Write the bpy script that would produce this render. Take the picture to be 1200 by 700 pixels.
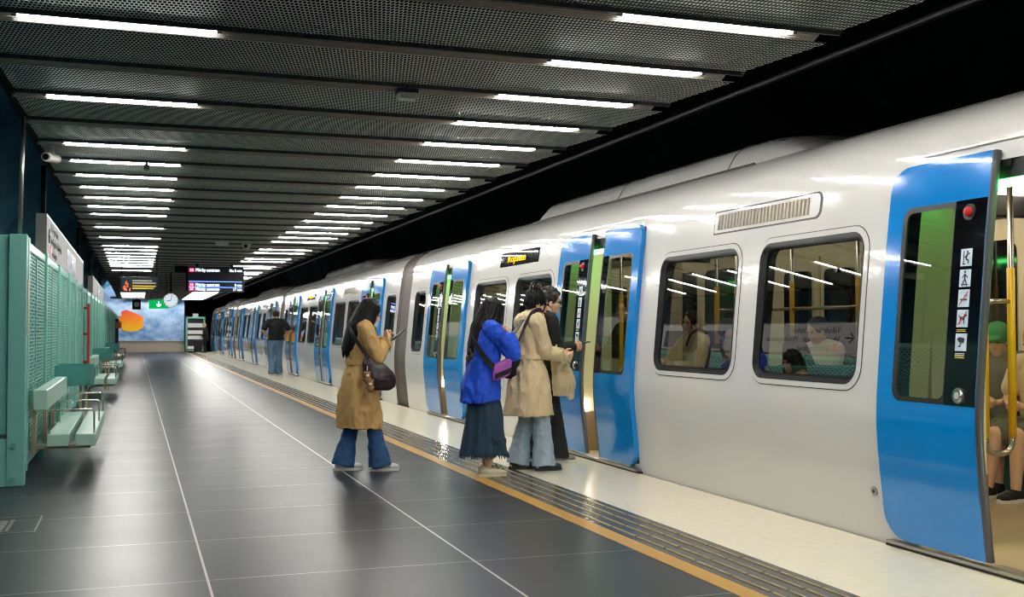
import bpy, bmesh, math, random
from mathutils import Vector, Matrix, noise, Quaternion
V = Vector
PI = math.pi
SC = bpy.context.scene
COL = SC.collection
for o in list(bpy.data.objects): bpy.data.objects.remove(o)
random.seed(4)

# ------------------------------------------------------------------ camera, world, exposure
F_PX = 1280.0
CAM_H = 1.27
tilt = math.atan(37 / F_PX)
yaw = math.atan(442 * math.cos(tilt) / F_PX)
cr = V((math.cos(yaw), -math.sin(yaw), 0))
cf = V((math.sin(yaw) * math.cos(tilt), math.cos(yaw) * math.cos(tilt), math.sin(tilt)))
cu = cr.cross(cf)
cam = bpy.data.objects.new('view_camera', bpy.data.cameras.new('view_camera'))
COL.objects.link(cam)
cam.matrix_world = Matrix(((cr.x, cu.x, -cf.x, 0), (cr.y, cu.y, -cf.y, 0), (cr.z, cu.z, -cf.z, CAM_H), (0, 0, 0, 1)))
cam.data.sensor_width = 36
cam.data.sensor_fit = 'HORIZONTAL'
cam.data.lens = F_PX / 1200 * 36
cam.data.clip_start = 0.05
cam.data.clip_end = 300
cam.data.dof.use_dof = True
cam.data.dof.focus_distance = 8.5
cam.data.dof.aperture_fstop = 6.3
SC.camera = cam
world = bpy.data.worlds.new('tunnel_dark')
SC.world = world
world.use_nodes = True
world.node_tree.nodes['Background'].inputs[0].default_value = (0.3, 0.45, 0.6, 1)
world.node_tree.nodes['Background'].inputs[1].default_value = 0.004
SC.view_settings.view_transform = 'Standard'
SC.view_settings.look = 'None'
SC.view_settings.exposure = 0.0
SC.view_settings.gamma = 1.0
SC.view_settings.use_curve_mapping = False
SC.cycles.use_denoising = True
SC.cycles.filter_width = 1.1
SC.cycles.max_bounces = 8
SC.cycles.transparent_max_bounces = 16
SC.cycles.sample_clamp_indirect = 6.0
SC.cycles.caustics_reflective = True
SC.cycles.caustics_refractive = False
TUBE = 185.0          # ceiling tube radiance
CABIN = 11.0         # cabin light strip radiance

# ------------------------------------------------------------------ materials
def lin(c):
    return tuple(((x / 255) / 12.92 if x / 255 <= 0.04045 else ((x / 255 + 0.055) / 1.055) ** 2.4) for x in c)

class NT:
    def __init__(s, name):
        s.m = bpy.data.materials.new(name); s.m.use_nodes = True
        s.t = s.m.node_tree; s.t.nodes.clear()
        s.out = s.n('ShaderNodeOutputMaterial')
    def n(s, typ, **kw):
        x = s.t.nodes.new(typ)
        for k, v in kw.items(): setattr(x, k, v)
        return x
    def l(s, a, b): s.t.links.new(a, b)
    def math(s, op, a, b=None, c=None):
        x = s.n('ShaderNodeMath', operation=op)
        for i, v in enumerate((a, b, c)):
            if v is None: continue
            if isinstance(v, (int, float)): x.inputs[i].default_value = v
            else: s.l(v, x.inputs[i])
        return x.outputs[0]
    def mix(s, fac, a, b):
        x = s.n('ShaderNodeMix', data_type='RGBA')
        for i, v in ((0, fac), (6, a), (7, b)):
            if isinstance(v, (int, float)): x.inputs[i].default_value = v
            elif isinstance(v, tuple): x.inputs[i].default_value = (*v[:3], 1)
            else: s.l(v, x.inputs[i])
        return x.outputs[2]
    def noise(s, scale, detail=3, vec=None, stretch=None):
        x = s.n('ShaderNodeTexNoise'); x.inputs['Scale'].default_value = scale; x.inputs['Detail'].default_value = detail
        if vec is None:
            vec = s.n('ShaderNodeTexCoord').outputs['Object']
        if stretch:
            mp = s.n('ShaderNodeMapping'); mp.inputs['Scale'].default_value = stretch
            s.l(vec, mp.inputs['Vector']); vec = mp.outputs[0]
        s.l(vec, x.inputs['Vector'])
        return x.outputs[0]
    def pos(s):
        g = s.n('ShaderNodeNewGeometry'); x = s.n('ShaderNodeSeparateXYZ'); s.l(g.outputs['Position'], x.inputs[0])
        return g.outputs['Position'], x.outputs
    def bsdf(s, col, rough=0.5, metal=0.0, spec=0.5, coat=0.0, bump=None, bstr=0.3, bdist=0.01):
        b = s.n('ShaderNodeBsdfPrincipled')
        if isinstance(col, tuple): b.inputs['Base Color'].default_value = (*col[:3], 1)
        else: s.l(col, b.inputs['Base Color'])
        if isinstance(rough, (int, float)): b.inputs['Roughness'].default_value = rough
        else: s.l(rough, b.inputs['Roughness'])
        b.inputs['Metallic'].default_value = metal
        b.inputs['Specular IOR Level'].default_value = spec
        b.inputs['Coat Weight'].default_value = coat
        b.inputs['Coat Roughness'].default_value = 0.04
        if bump is not None:
            u = s.n('ShaderNodeBump'); u.inputs['Strength'].default_value = bstr; u.inputs['Distance'].default_value = bdist
            s.l(bump, u.inputs['Height']); s.l(u.outputs[0], b.inputs['Normal'])
        return b
    def done(s, sh):
        s.l(sh.outputs[0], s.out.inputs[0]); return s.m

def plain(name, rgb, rough=0.5, metal=0.0, spec=0.5, var=0.08, scale=30, coat=0.0, bump=0.0, bdist=0.004, stretch=None):
    t = NT(name); c = lin(rgb)
    nz = t.noise(scale, 4, stretch=stretch)
    col = t.mix(nz, tuple(x * (1 - var) for x in c), tuple(min(1, x * (1 + var)) for x in c))
    return t.done(t.bsdf(col, rough, metal, spec, coat, nz if bump else None, bump, bdist))

def emit(name, rgb, strength):
    t = NT(name); e = t.n('ShaderNodeEmission'); e.inputs[0].default_value = (*lin(rgb), 1); e.inputs[1].default_value = strength
    return t.done(e)

def glass(name, tint, boost=1.0, rough=0.0):
    t = NT(name)
    tr = t.n('ShaderNodeBsdfTransparent'); tr.inputs[0].default_value = (*tint, 1)
    gl = t.n('ShaderNodeBsdfGlossy'); gl.inputs['Roughness'].default_value = rough; gl.inputs[0].default_value = (1, 1, 1, 1)
    fr = t.n('ShaderNodeFresnel'); fr.inputs[0].default_value = 1.55
    fac = t.math('MINIMUM', t.math('MULTIPLY', fr.outputs[0], boost), 1.0)
    mx = t.n('ShaderNodeMixShader'); t.l(fac, mx.inputs[0]); t.l(tr.outputs[0], mx.inputs[1]); t.l(gl.outputs[0], mx.inputs[2])
    return t.done(mx)

def floor_mat():
    t = NT('black_stone_tiles'); p, x = t.pos()
    def line(v, off, pitch, w):
        a = t.math('FRACT', t.math('DIVIDE', t.math('SUBTRACT', v, off - 50 * pitch), pitch))
        d = t.math('ABSOLUTE', t.math('SUBTRACT', a, 0.5))
        return t.math('GREATER_THAN', d, 0.5 - w / pitch / 2)
    lx = line(x[0], 0.362, 1.416, 0.013); ly = line(x[1], 5.78, 1.1, 0.010)
    n1 = t.noise(5, 4, p, (0.5, 1.6, 1)); n2 = t.noise(1.3, 2, p); n3 = t.noise(160, 2, p)
    col = t.mix(n1, lin((34, 38, 43)), lin((50, 55, 60)))
    col = t.mix(t.math('MULTIPLY', n3, 0.25), col, lin((80, 84, 86)))
    col = t.mix(t.math('MULTIPLY', ly, 0.75), col, lin((168, 166, 160)))
    col = t.mix(lx, col, lin((205, 203, 196)))
    rough = t.math('ADD', t.math('MULTIPLY', n1, 0.04), t.math('ADD', t.math('MULTIPLY', n2, 0.08), 0.27))
    return t.done(t.bsdf(col, rough, 0, 0.15))

def perforated(name, rgb, hole, metal=0.3, rough=0.5):
    """sheet metal with staggered holes cut right through; hole = (axis u, axis v, pitch u, pitch v, fill)"""
    t = NT(name); p, x = t.pos()
    ua, va, pu, pv, fill = hole
    v = t.math('DIVIDE', x[va], pv); row = t.math('FLOOR', v)
    sh = t.math('MULTIPLY', t.math('FLOORED_MODULO', row, 2.0), 0.5)
    u = t.math('FRACT', t.math('ADD', t.math('DIVIDE', t.math('ADD', x[ua], 20.0), pu), sh))
    vf = t.math('SUBTRACT', v, row)
    du = t.math('SUBTRACT', u, 0.5); dv = t.math('SUBTRACT', vf, 0.5)
    r = t.math('ADD', t.math('MULTIPLY', du, du), t.math('MULTIPLY', t.math('MULTIPLY', dv, dv), 0.8))
    m = t.math('LESS_THAN', r, fill)
    b = t.bsdf(lin(rgb), rough, metal)
    tr = t.n('ShaderNodeBsdfTransparent')
    mx = t.n('ShaderNodeMixShader'); t.l(m, mx.inputs[0]); t.l(b.outputs[0], mx.inputs[1]); t.l(tr.outputs[0], mx.inputs[2])
    return t.done(mx)

def rock(name, a, b, scale=1.2):
    t = NT(name); p, x = t.pos()
    n1 = t.noise(scale, 6, p); n2 = t.noise(scale * 0.35, 3, p)
    r = t.n('ShaderNodeValToRGB'); r.color_ramp.elements[0].position = 0.35; r.color_ramp.elements[1].position = 0.7
    r.color_ramp.elements[0].color = (*lin(a), 1); r.color_ramp.elements[1].color = (*lin(b), 1); t.l(n2, r.inputs[0])
    return t.done(t.bsdf(r.outputs[0], 0.75, 0, 0.3, 0, n1, 0.8, 0.15))

def mural_mat():
    t = NT('cloudy_blue_mural'); p, x = t.pos()
    n1 = t.noise(1.1, 6, p, (1, 1, 1.6)); n2 = t.noise(4.5, 4, p)
    r = t.n('ShaderNodeValToRGB'); r.color_ramp.elements[0].position = 0.34; r.color_ramp.elements[1].position = 0.62
    r.color_ramp.elements[0].color = (*lin((70, 128, 190)), 1); r.color_ramp.elements[1].color = (*lin((186, 212, 240)), 1)
    t.l(t.math('ADD', t.math('MULTIPLY', n1, 0.8), t.math('MULTIPLY', n2, 0.2)), r.inputs[0])
    return t.done(t.bsdf(r.outputs[0], 0.6))

def bands_mat():
    t = NT('red_to_yellow_paint'); p, x = t.pos()
    r = t.n('ShaderNodeValToRGB'); r.color_ramp.interpolation = 'LINEAR'
    e = r.color_ramp.elements; e[0].position = 0.0; e[0].color = (*lin((255, 205, 20)), 1); e[1].position = 1.0; e[1].color = (*lin((235, 60, 40)), 1)
    m = e.new(0.5); m.color = (*lin((250, 150, 20)), 1)
    t.l(t.math('DIVIDE', t.math('SUBTRACT', x[2], 1.15), 1.2), r.inputs[0])
    return t.done(t.bsdf(r.outputs[0], 0.5))

M = {}
def setup_mats():
    M['tile'] = floor_mat()
    M['terrazzo'] = plain('cream_terrazzo', (252, 236, 210), 0.2, var=0.10, scale=14)
    M['tactile'] = plain('grey_tactile_stone', (80, 78, 74), 0.24, var=0.12, scale=8)
    M['rib'] = plain('cream_ribs', (186, 162, 118), 0.35)
    M['yellowline'] = plain('ochre_line', (196, 146, 58), 0.35, var=0.1, scale=10)
    M['mesh'] = perforated('expanded_metal', (206, 214, 206), (0, 1, 0.024, 0.056, 0.17), 0.1, 0.5)
    M['beam'] = plain('dark_beam', (150, 143, 134), 0.4, 0.3)
    M['flange'] = plain('dark_flange', (58, 62, 63), 0.5, 0.3)
    M['tube'] = emit('tube_light', (255, 252, 246), TUBE)
    M['rock_l'] = rock('teal_rock', (30, 84, 112), (72, 150, 182))
    M['rock_r'] = rock('black_rock', (9, 15, 21), (20, 36, 46))
    M['void'] = plain('black_void', (6, 7, 8), 0.9, spec=0.1)
    M['mural'] = mural_mat(); M['bands'] = bands_mat()
    M['beige_wall'] = plain('beige_wall', (186, 172, 152), 0.5)
    M['teal'] = plain('teal_paint', (122, 188, 172), 0.35, var=0.05, scale=6)
    M['teal_dark'] = plain('teal_paint_dark', (92, 164, 158), 0.35, var=0.05, scale=6)
    M['teal_perf'] = perforated('teal_perforated', (140, 206, 190), (1, 2, 0.11, 0.031, 0.15), 0.0, 0.4)
    M['seat_slat'] = plain('pale_slat', (170, 204, 188), 0.3)
    M['steel'] = plain('brushed_steel', (190, 186, 178), 0.25, 1.0)
    M['beige_post'] = plain('beige_post', (188, 168, 140), 0.4)
    M['red'] = plain('red_paint', (176, 40, 44), 0.4)
    M['white_train'] = plain('white_train_paint', (226, 224, 219), 0.13, var=0.01, coat=0.5)
    M['blue'] = plain('blue_door_paint', (0, 134, 214), 0.13, var=0.01, coat=0.5)
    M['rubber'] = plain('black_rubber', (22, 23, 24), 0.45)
    M['rubber_grey'] = plain('grey_rubber', (72, 72, 76), 0.4)
    M['black_gloss'] = plain('black_gloss', (9, 10, 14), 0.06)
    M['seam'] = plain('seam_dark', (60, 55, 54), 0.5)
    M['window_glass'] = glass('window_glass', (0.27, 0.285, 0.275), 2.0)
    M['door_glass'] = glass('door_glass', (0.26, 0.29, 0.26), 1.3)
    M['clear'] = glass('clear_glass', (0.93, 0.96, 0.95), 1.0)
    M['gangway'] = plain('gangway_bellows', (92, 82, 76), 0.55, var=0.1)
    M['metal'] = plain('alu', (172, 168, 160), 0.3, 0.9)
    M['train_floor'] = plain('cabin_floor', (166, 146, 116), 0.4, var=0.1, scale=6)
    M['cabin'] = plain('cabin_lining', (214, 200, 172), 0.4, var=0.02)
    M['cabin_ceil'] = plain('cabin_ceiling', (138, 134, 124), 0.4)
    M['cabin_light'] = emit('cabin_light', (255, 240, 214), CABIN)
    M['step'] = emit('step_lamp', (255, 246, 232), 170)
    M['kick'] = plain('brown_kick_plate', (126, 104, 80), 0.5)
    M['led'] = emit('green_led', (90, 255, 120), 17)
    M['darkwin'] = plain('dark_window', (10, 14, 14), 0.05)
    M['seatfab'] = plain('teal_seat_fabric', (24, 92, 94), 0.8, var=0.35, scale=60)
    M['yellow'] = plain('yellow_pole', (232, 178, 20), 0.3)
    M['sticker'] = plain('sticker_blue_white', (206, 222, 240), 0.4)
    M['ink'] = plain('ink', (18, 20, 26), 0.5)
    M['redink'] = plain('red_ink', (208, 36, 44), 0.4)
    M['yellowink'] = plain('yellow_ink', (222, 196, 60), 0.5)
    M['whiteink'] = plain('white_ink', (236, 236, 236), 0.5)
    M['orange_led'] = emit('orange_led', (255, 176, 20), 2.2)
    M['screen_white'] = emit('screen_white', (214, 232, 255), 4.0)
    M['screen_red'] = emit('screen_red', (255, 40, 90), 3.0)
    M['screen_blue'] = emit('screen_blue', (90, 130, 255), 5.0)
    M['screen_dark'] = plain('screen_dark', (34, 38, 44), 0.3)
    M['sign_dark'] = plain('sign_dark', (22, 30, 40), 0.3)
    M['sign_lit'] = emit('sign_lit', (236, 234, 228), 0.62)
    M['exit_green'] = emit('exit_green', (10, 190, 90), 0.9)
    M['clock_face'] = emit('clock_face', (226, 240, 248), 0.9)
    M['navy'] = plain('navy', (28, 44, 92), 0.4)
    M['orange'] = plain('orange_paint', (232, 110, 50), 0.5)
    M['grey_box'] = plain('pale_grey_plastic', (190, 188, 180), 0.4)
    # people
    M['skin'] = plain('skin', (222, 176, 148), 0.5, var=0.05, scale=20)
    M['skin_tan'] = plain('skin_tan', (190, 134, 100), 0.5, var=0.05, scale=20)
    M['hair'] = plain('black_hair', (11, 9, 10), 0.5, spec=0.22, var=0.5, scale=40, bump=0.5, bdist=0.006, stretch=(6, 6, 0.4))
    M['hair_brown'] = plain('brown_hair', (92, 66, 44), 0.45, var=0.4, scale=40, bump=0.4, stretch=(6, 6, 0.5))
    M['hair_dark'] = plain('dark_brown_hair', (38, 26, 22), 0.45, var=0.4, scale=60, bump=0.5)
    M['hair_blond'] = plain('blond_hair', (196, 146, 80), 0.5, var=0.2, scale=60, bump=0.4)
    M['trench'] = plain('tan_cotton', (198, 158, 98), 0.75, var=0.10, scale=18, bump=0.15)
    M['trench_pale'] = plain('pale_beige_cotton', (218, 196, 154), 0.7, var=0.08, scale=18, bump=0.15)
    M['denim'] = plain('blue_denim', (48, 84, 128), 0.85, var=0.25, scale=14, bump=0.15)
    M['denim_mid'] = plain('washed_denim', (96, 124, 152), 0.85, var=0.15, scale=14)
    M['denim_dark'] = plain('dark_denim', (32, 58, 78), 0.85, var=0.25, scale=14, bump=0.15)
    M['denim_pale'] = plain('pale_denim', (156, 176, 190), 0.85, var=0.15, scale=12, bump=0.15)
    M['blue_shirt'] = plain('cobalt_cotton', (14, 76, 206), 0.7, var=0.10, scale=16, bump=0.15)
    M['black_cloth'] = plain('black_cloth', (20, 20, 23), 0.8, var=0.3, scale=20)
    M['grey_cloth'] = plain('grey_cloth', (112, 110, 102), 0.85, var=0.1, scale=30)
    M['olive_cloth'] = plain('olive_shorts', (92, 92, 70), 0.85, var=0.1, scale=30)
    M['white_cloth'] = plain('white_cloth', (226, 222, 214), 0.8)
    M['leather'] = plain('brown_leather', (44, 28, 30), 0.4, var=0.2, bump=0.2)
    M['purple'] = plain('purple_nylon', (170, 84, 178), 0.5)
    M['shoe_white'] = plain('silver_white_shoe', (206, 208, 210), 0.4, var=0.15)
    M['shoe_cream'] = plain('cream_clog', (222, 210, 176), 0.5, var=0.08)
    M['shoe_dark'] = plain('dark_clog', (36, 44, 52), 0.5)
    M['shoe_grey'] = plain('grey_shoe', (120, 118, 116), 0.5)
    M['green'] = plain('green_cap', (24, 128, 60), 0.7)
    M['phone'] = plain('phone_black', (24, 26, 30), 0.2)
    M['plush'] = plain('plush_brown', (150, 104, 66), 0.9, var=0.3)
    M['crocs_green'] = plain('green_charm', (110, 150, 70), 0.6)
setup_mats()

# ------------------------------------------------------------------ helpers
def obj(name, bm, mat, parent=None, org=(0, 0, 0), smooth=False, mats=None):
    me = bpy.data.meshes.new(name)
    if isinstance(bm, bpy.types.Mesh): me = bm; me.name = name
    else:
        if any(org): bmesh.ops.translate(bm, verts=bm.verts, vec=-V(org))
        bm.to_mesh(me); bm.free()
    for m in (mats or [mat]): me.materials.append(M[m] if isinstance(m, str) else m)
    if smooth:
        for p in me.polygons: p.use_smooth = True
    o = bpy.data.objects.new(name, me); COL.objects.link(o)
    if parent: o.parent = parent
    return o
def tag(o, label=None, cat=None, group=None, kind=None):
    if label: o['label'] = label
    if cat: o['category'] = cat
    if group: o['group'] = group
    if kind: o['kind'] = kind
    return o
def thing(name, label, cat, loc=(0, 0, 0), rz=0, group=None):
    o = bpy.data.objects.new(name, None); COL.objects.link(o); o.location = loc; o.rotation_euler = (0, 0, rz)
    o.empty_display_size = 0.1
    return tag(o, label, cat, group)
def struct(name, bm, mat, org=(0, 0, 0), smooth=False):
    return tag(obj(name, bm, mat, None, org, smooth), kind='structure')
def copy_tree(o, parent=None):
    c = o.copy(); COL.objects.link(c)
    if parent: c.parent = parent
    for ch in list(o.children): copy_tree(ch, c)
    return c
def B(): return bmesh.new()
def quad(bm, pts, mi=0):
    f = bm.faces.new([bm.verts.new(p) for p in pts]); f.material_index = mi; return f
def box(bm, x0, x1, y0, y1, z0, z1, bev=0.0, mi=0):
    r = bmesh.ops.create_cube(bm, size=1.0, matrix=Matrix.Translation(((x0 + x1) / 2, (y0 + y1) / 2, (z0 + z1) / 2)) @ Matrix.Diagonal((abs(x1 - x0), abs(y1 - y0), abs(z1 - z0), 1)))
    vs = r['verts']
    fs = {f for v in vs for f in v.link_faces}
    for f in fs: f.material_index = mi
    if bev:
        es = list({e for v in vs for e in v.link_edges})
        bmesh.ops.bevel(bm, geom=es, offset=bev, segments=2, affect='EDGES', profile=0.5)
    return bm
def frame_to(d):
    d = V(d).normalized(); a = V((0, 0, 1)) if abs(d.z) < 0.9 else V((1, 0, 0))
    u = d.cross(a).normalized(); w = d.cross(u); return u, w
def tube(bm, pts, r, seg=10, cap=True):
    pts = [V(p) for p in pts]; n = len(pts); rr = r if isinstance(r, (list, tuple)) else [r] * n
    rings = []; u = None
    for i, p in enumerate(pts):
        d = (pts[min(i + 1, n - 1)] - pts[max(i - 1, 0)]).normalized()
        if u is None: u, w = frame_to(d)
        else:
            u = (u - d * u.dot(d)).normalized()
        w = d.cross(u)
        rings.append([bm.verts.new(p + (u * math.cos(2 * PI * k / seg) + w * math.sin(2 * PI * k / seg)) * rr[i]) for k in range(seg)])
    for a, b in zip(rings, rings[1:]):
        for k in range(seg):
            bm.faces.new((a[k], a[(k + 1) % seg], b[(k + 1) % seg], b[k]))
    if cap:
        bm.faces.new(list(reversed(rings[0]))); bm.faces.new(rings[-1])
    return bm
def bend(pts, r=0.04, n=5):
    """round the corners of a polyline"""
    pts = [V(p) for p in pts]; out = [pts[0]]
    for a, b, c in zip(pts, pts[1:], pts[2:]):
        d0 = (a - b); d1 = (c - b); k = min(r, d0.length / 2, d1.length / 2)
        p0 = b + d0.normalized() * k; p1 = b + d1.normalized() * k
        for i in range(n + 1):
            t = i / n; out.append(p0 * (1 - t) ** 2 + b * 2 * t * (1 - t) + p1 * t * t)
    return out + [pts[-1]]
def ball(bm, c, r, sub=2, rot=None):
    r = (r, r, r) if isinstance(r, (int, float)) else r
    m = Matrix.Translation(c) @ (rot.to_4x4() if rot else Matrix()) @ Matrix.Diagonal((*r, 1))
    bmesh.ops.create_icosphere(bm, subdivisions=sub, radius=1.0, matrix=m); return bm
def cyl(bm, p0, p1, r, seg=20): return tube(bm, [p0, p1], r, seg)
def text_bm(bm, s, size, M4, ext=0.0015, align='LEFT', mi=0):
    """letters as real thin solid shapes"""
    c = bpy.data.curves.new('text', 'FONT'); c.body = s; c.size = size; c.extrude = ext; c.align_x = align; c.resolution_u = 2
    o = bpy.data.objects.new('text', c); COL.objects.link(o)
    dg = bpy.context.evaluated_depsgraph_get(); me = bpy.data.meshes.new_from_object(o.evaluated_get(dg))
    n0 = len(bm.verts); f0 = len(bm.faces)
    bm.from_mesh(me); bm.verts.ensure_lookup_table(); bm.faces.ensure_lookup_table()
    bmesh.ops.transform(bm, matrix=M4, verts=bm.verts[n0:])
    for f in bm.faces[f0:]: f.material_index = mi
    bpy.data.objects.remove(o); bpy.data.curves.remove(c); bpy.data.meshes.remove(me)
    return bm
def axes(o, ex, ey):
    ex = V(ex).normalized(); ey = V(ey).normalized(); ez = ex.cross(ey)
    return Matrix(((ex.x, ey.x, ez.x, o[0]), (ex.y, ey.y, ez.y, o[1]), (ex.z, ey.z, ez.z, o[2]), (0, 0, 0, 1)))
ORD = 'first second third fourth fifth sixth seventh eighth ninth tenth eleventh twelfth thirteenth fourteenth fifteenth sixteenth seventeenth eighteenth nineteenth twentieth'.split()

# ------------------------------------------------------------------ setting: floor, walls, ceiling
Y0, Y1 = -7.0, 66.0
bm = B(); box(bm, -2.6, 2.74, Y0, Y1, -0.2, 0.0); struct('floor', bm, 'tile')
bm = B(); box(bm, 2.74, 2.86, Y0, Y1, -0.2, 0.002); struct('trim_1', bm, 'yellowline')
bm = B(); box(bm, 2.86, 3.28, Y0, Y1, -0.2, 0.0); struct('trim_2', bm, 'tactile')
bm = B()
for xx in (2.925, 3.02, 3.115, 3.21):
    y = Y0
    while y < Y1:
        box(bm, xx - 0.006, xx + 0.006, y + 0.015, y + 0.36, -0.01, 0.005); y += 0.375
struct('trim_3', bm, 'rib')
bm = B(); box(bm, 3.28, 4.245, Y0, Y1, -0.14, 0.0, 0.004); struct('trim_4', bm, 'terrazzo')
bm = B(); box(bm, 3.6, 4.2, Y0, Y1, -1.2, -0.14); struct('trim_5', bm, 'void')
bm = B(); box(bm, 4.2, 9.0, Y0, 80, -1.3, -1.2); struct('ground', bm, 'void')

def rock_wall(name, mat, f, ny, ns, amp, seed):
    bm = B(); rows = []
    for i in range(ny + 1):
        y = Y0 + (80 - Y0) * i / ny if name == 'wall_right' else Y0 + (Y1 - Y0) * i / ny
        row = []
        for j in range(ns + 1):
            p = V(f(j / ns)); p.y = y
            d = noise.fractal(V((y * 0.45, p.z * 0.8 + seed, p.x * 0.3)), 1.0, 2.1, 4) * amp
            p += V(f.__defaults__[0]) * d
            row.append(bm.verts.new(p))
        rows.append(row)
    for a, b in zip(rows, rows[1:]):
        for j in range(ns): bm.faces.new((a[j], a[j + 1], b[j + 1], b[j]))
    return struct(name, bm, mat, smooth=True)
def fl(t, n=(1, 0, 0)):
    z = -0.1 + 5.0 * t; return (-2.05 - 0.5 * math.sin(min(1, max(0, z / 4.0)) * PI) * 0.6 + max(0, z - 3.2) * 0.9, 0, z)
rock_wall('wall_left', 'rock_l', fl, 150, 16, 0.45, 3.0)
def fr(t, n=(-1, 0, 0)):
    z = -1.3 + 6.5 * t; return (8.4 - max(0, z - 2.5) * 0.5, 0, z)
rock_wall('wall_right', 'rock_r', fr, 90, 14, 0.5, 9.0)
bm = B(); box(bm, -3.2, 9.2, Y0, 80, 4.6, 4.8); struct('ceiling_rock', bm, 'rock_r')
bm = B(); box(bm, -3.0, 9.0, Y0 - 0.3, Y0, -1.3, 4.8); struct('wall_back', bm, 'rock_r')
bm = B(); box(bm, 2.75, 9.0, 80, 80.3, -1.3, 4.8); box(bm, 2.7, 2.9, 66, 80, -1.3, 4.8); struct('wall_tunnel', bm, 'void')
bm = B(); box(bm, -3.0, 2.9, 66.0, 66.3, 0.62, 4.8); struct('wall_end', bm, 'mural')
bm = B(); box(bm, -3.0, 2.72, 65.55, 66.02, 0.0, 0.63, 0.02); box(bm, -3.0, 2.74, 65.5, 66.04, 0.63, 0.67); struct('trim_6', bm, 'beige_wall')
# painted patch on the end wall: a plain many-sided patch
bm = B(); pts = [(-0.75, 2.33), (-0.45, 2.42), (0.1, 2.2), (0.45, 2.02), (0.46, 1.45), (0.2, 1.25), (-0.2, 1.17), (-0.62, 1.22), (-0.8, 1.5), (-0.82, 1.8), (-1.0, 1.85), (-0.98, 2.08), (-0.72, 2.06)]
f = bm.faces.new([bm.verts.new((x, 65.985, z)) for x, z in reversed(pts)]); r = bmesh.ops.extrude_face_region(bm, geom=[f])
bmesh.ops.translate(bm, verts=[e for e in r['geom'] if isinstance(e, bmesh.types.BMVert)], vec=(0, 0.03, 0))
tag(obj('wall_patch', bm, 'bands'), 'red, orange and yellow painted patch on the blue end wall', 'wall painting')

# ceiling: flat expanded-metal panels between ribbed beams
BEAM0, PITCH = 5.52, 1.1
ks = [k for k in range(-11, 55)]
bm = B()
for k in ks:
    y = BEAM0 + PITCH * k
    quad(bm, [(-0.86, y + 0.088, 3.016), (3.97, y + 0.088, 3.016), (3.97, y + PITCH - 0.035, 3.058), (-0.86, y + PITCH - 0.035, 3.058)])
struct('ceiling', bm, 'mesh')
for k in ks:
    y = BEAM0 + PITCH * k
    bm = B()
    # stepped, ribbed underside facing the platform, then the dark upstand with bolts
    prof = []
    n = 4
    for i in range(n):
        yy = y + 0.022 + i * 0.016; zz = 3.034 - i * 0.006
        prof += [(yy, zz), (yy + 0.009, zz - 0.002), (yy + 0.009, zz + 0.012), (yy + 0.0155, zz + 0.010)]
    prof += [(y + 0.10, 3.09), (y + 0.022, 3.09)]
    for xa, xb in ((-0.88, 3.86),):
        a = [bm.verts.new((xa, py, pz)) for py, pz in prof]; b = [bm.verts.new((xb, py, pz)) for py, pz in prof]
        m_ = len(prof)
        for i in range(m_): bm.faces.new((a[i], a[(i + 1) % m_], b[(i + 1) % m_], b[i]))
        bm.faces.new(list(reversed(a))); bm.faces.new(b)
    beam = tag(obj('ceiling_beam', bm, 'beam'), kind='structure')
    bm = B()
    box(bm, -0.88, 3.97, y - 0.035, y - 0.022, 3.030, 3.10); box(bm, -0.88, 3.97, y - 0.03, y + 0.03, 3.072, 3.10)
    for j in range(26):
        xx = -0.8 + j * 0.19; box(bm, xx, xx + 0.025, y - 0.048, y - 0.03, 3.044, 3.056)
    obj('beam_flange', bm, 'flange', beam)
bm = B(); tube(bm, [(4.2, Y0, 3.03), (4.2, 64, 3.03)], 0.014, 8); struct('trim_7', bm, 'flange')
bm = B(); box(bm, 4.21, 4.25, Y0, 64, 3.02, 3.3); struct('trim_9', bm, 'void')
bm = B(); box(bm, -0.92, -0.86, Y0, 64, 3.03, 3.12); struct('trim_8', bm, 'void')

bm = B(); box(bm, -0.95, 4.22, Y0, 64, 3.32, 3.36); box(bm, -0.95, -0.92, Y0, 64, 3.1, 3.34); struct('ceiling_blackout', bm, 'void')  # added black sheet above the mesh, keeps lit rock from showing through
# tube lights
def tube_light(x0, x1, y):
    bm = B(); tube(bm, [(x0, y + 0.004, 3.0355), (x1, y + 0.004, 3.0355)], 0.0105, 8); return bm
left_on = [k for k in ks if k in (1, 3) or (5 <= k <= 11) or k in (13, 15, 17) or (18 <= k <= 22) or k in (23, 24, 26, 45, 47, 49, 51) or (k < 0 and k % 2)]
nl = 0
for k in left_on:
    y = BEAM0 + PITCH * k
    o = obj('tube_light', tube_light(-0.655, 0.455, y), 'tube')
    for e in (-0.655, 0.455):
        b_ = B(); cyl(b_, (e - 0.015, y + 0.004, 3.037), (e + 0.015, y + 0.004, 3.037), 0.0125, 8); obj('end_cap', b_, 'flange', o)
    if k >= 1 and nl < 12:
        nl += 1; tag(o, '%s slim white tube light from the camera in the left ceiling row' % ORD[nl - 1], 'ceiling light', 'left row of ceiling tube lights')
    else: tag(o, 'slim white tube light beyond the twelfth in the left ceiling row', 'ceiling light', 'left row of ceiling tube lights')
nr = 0
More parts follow.
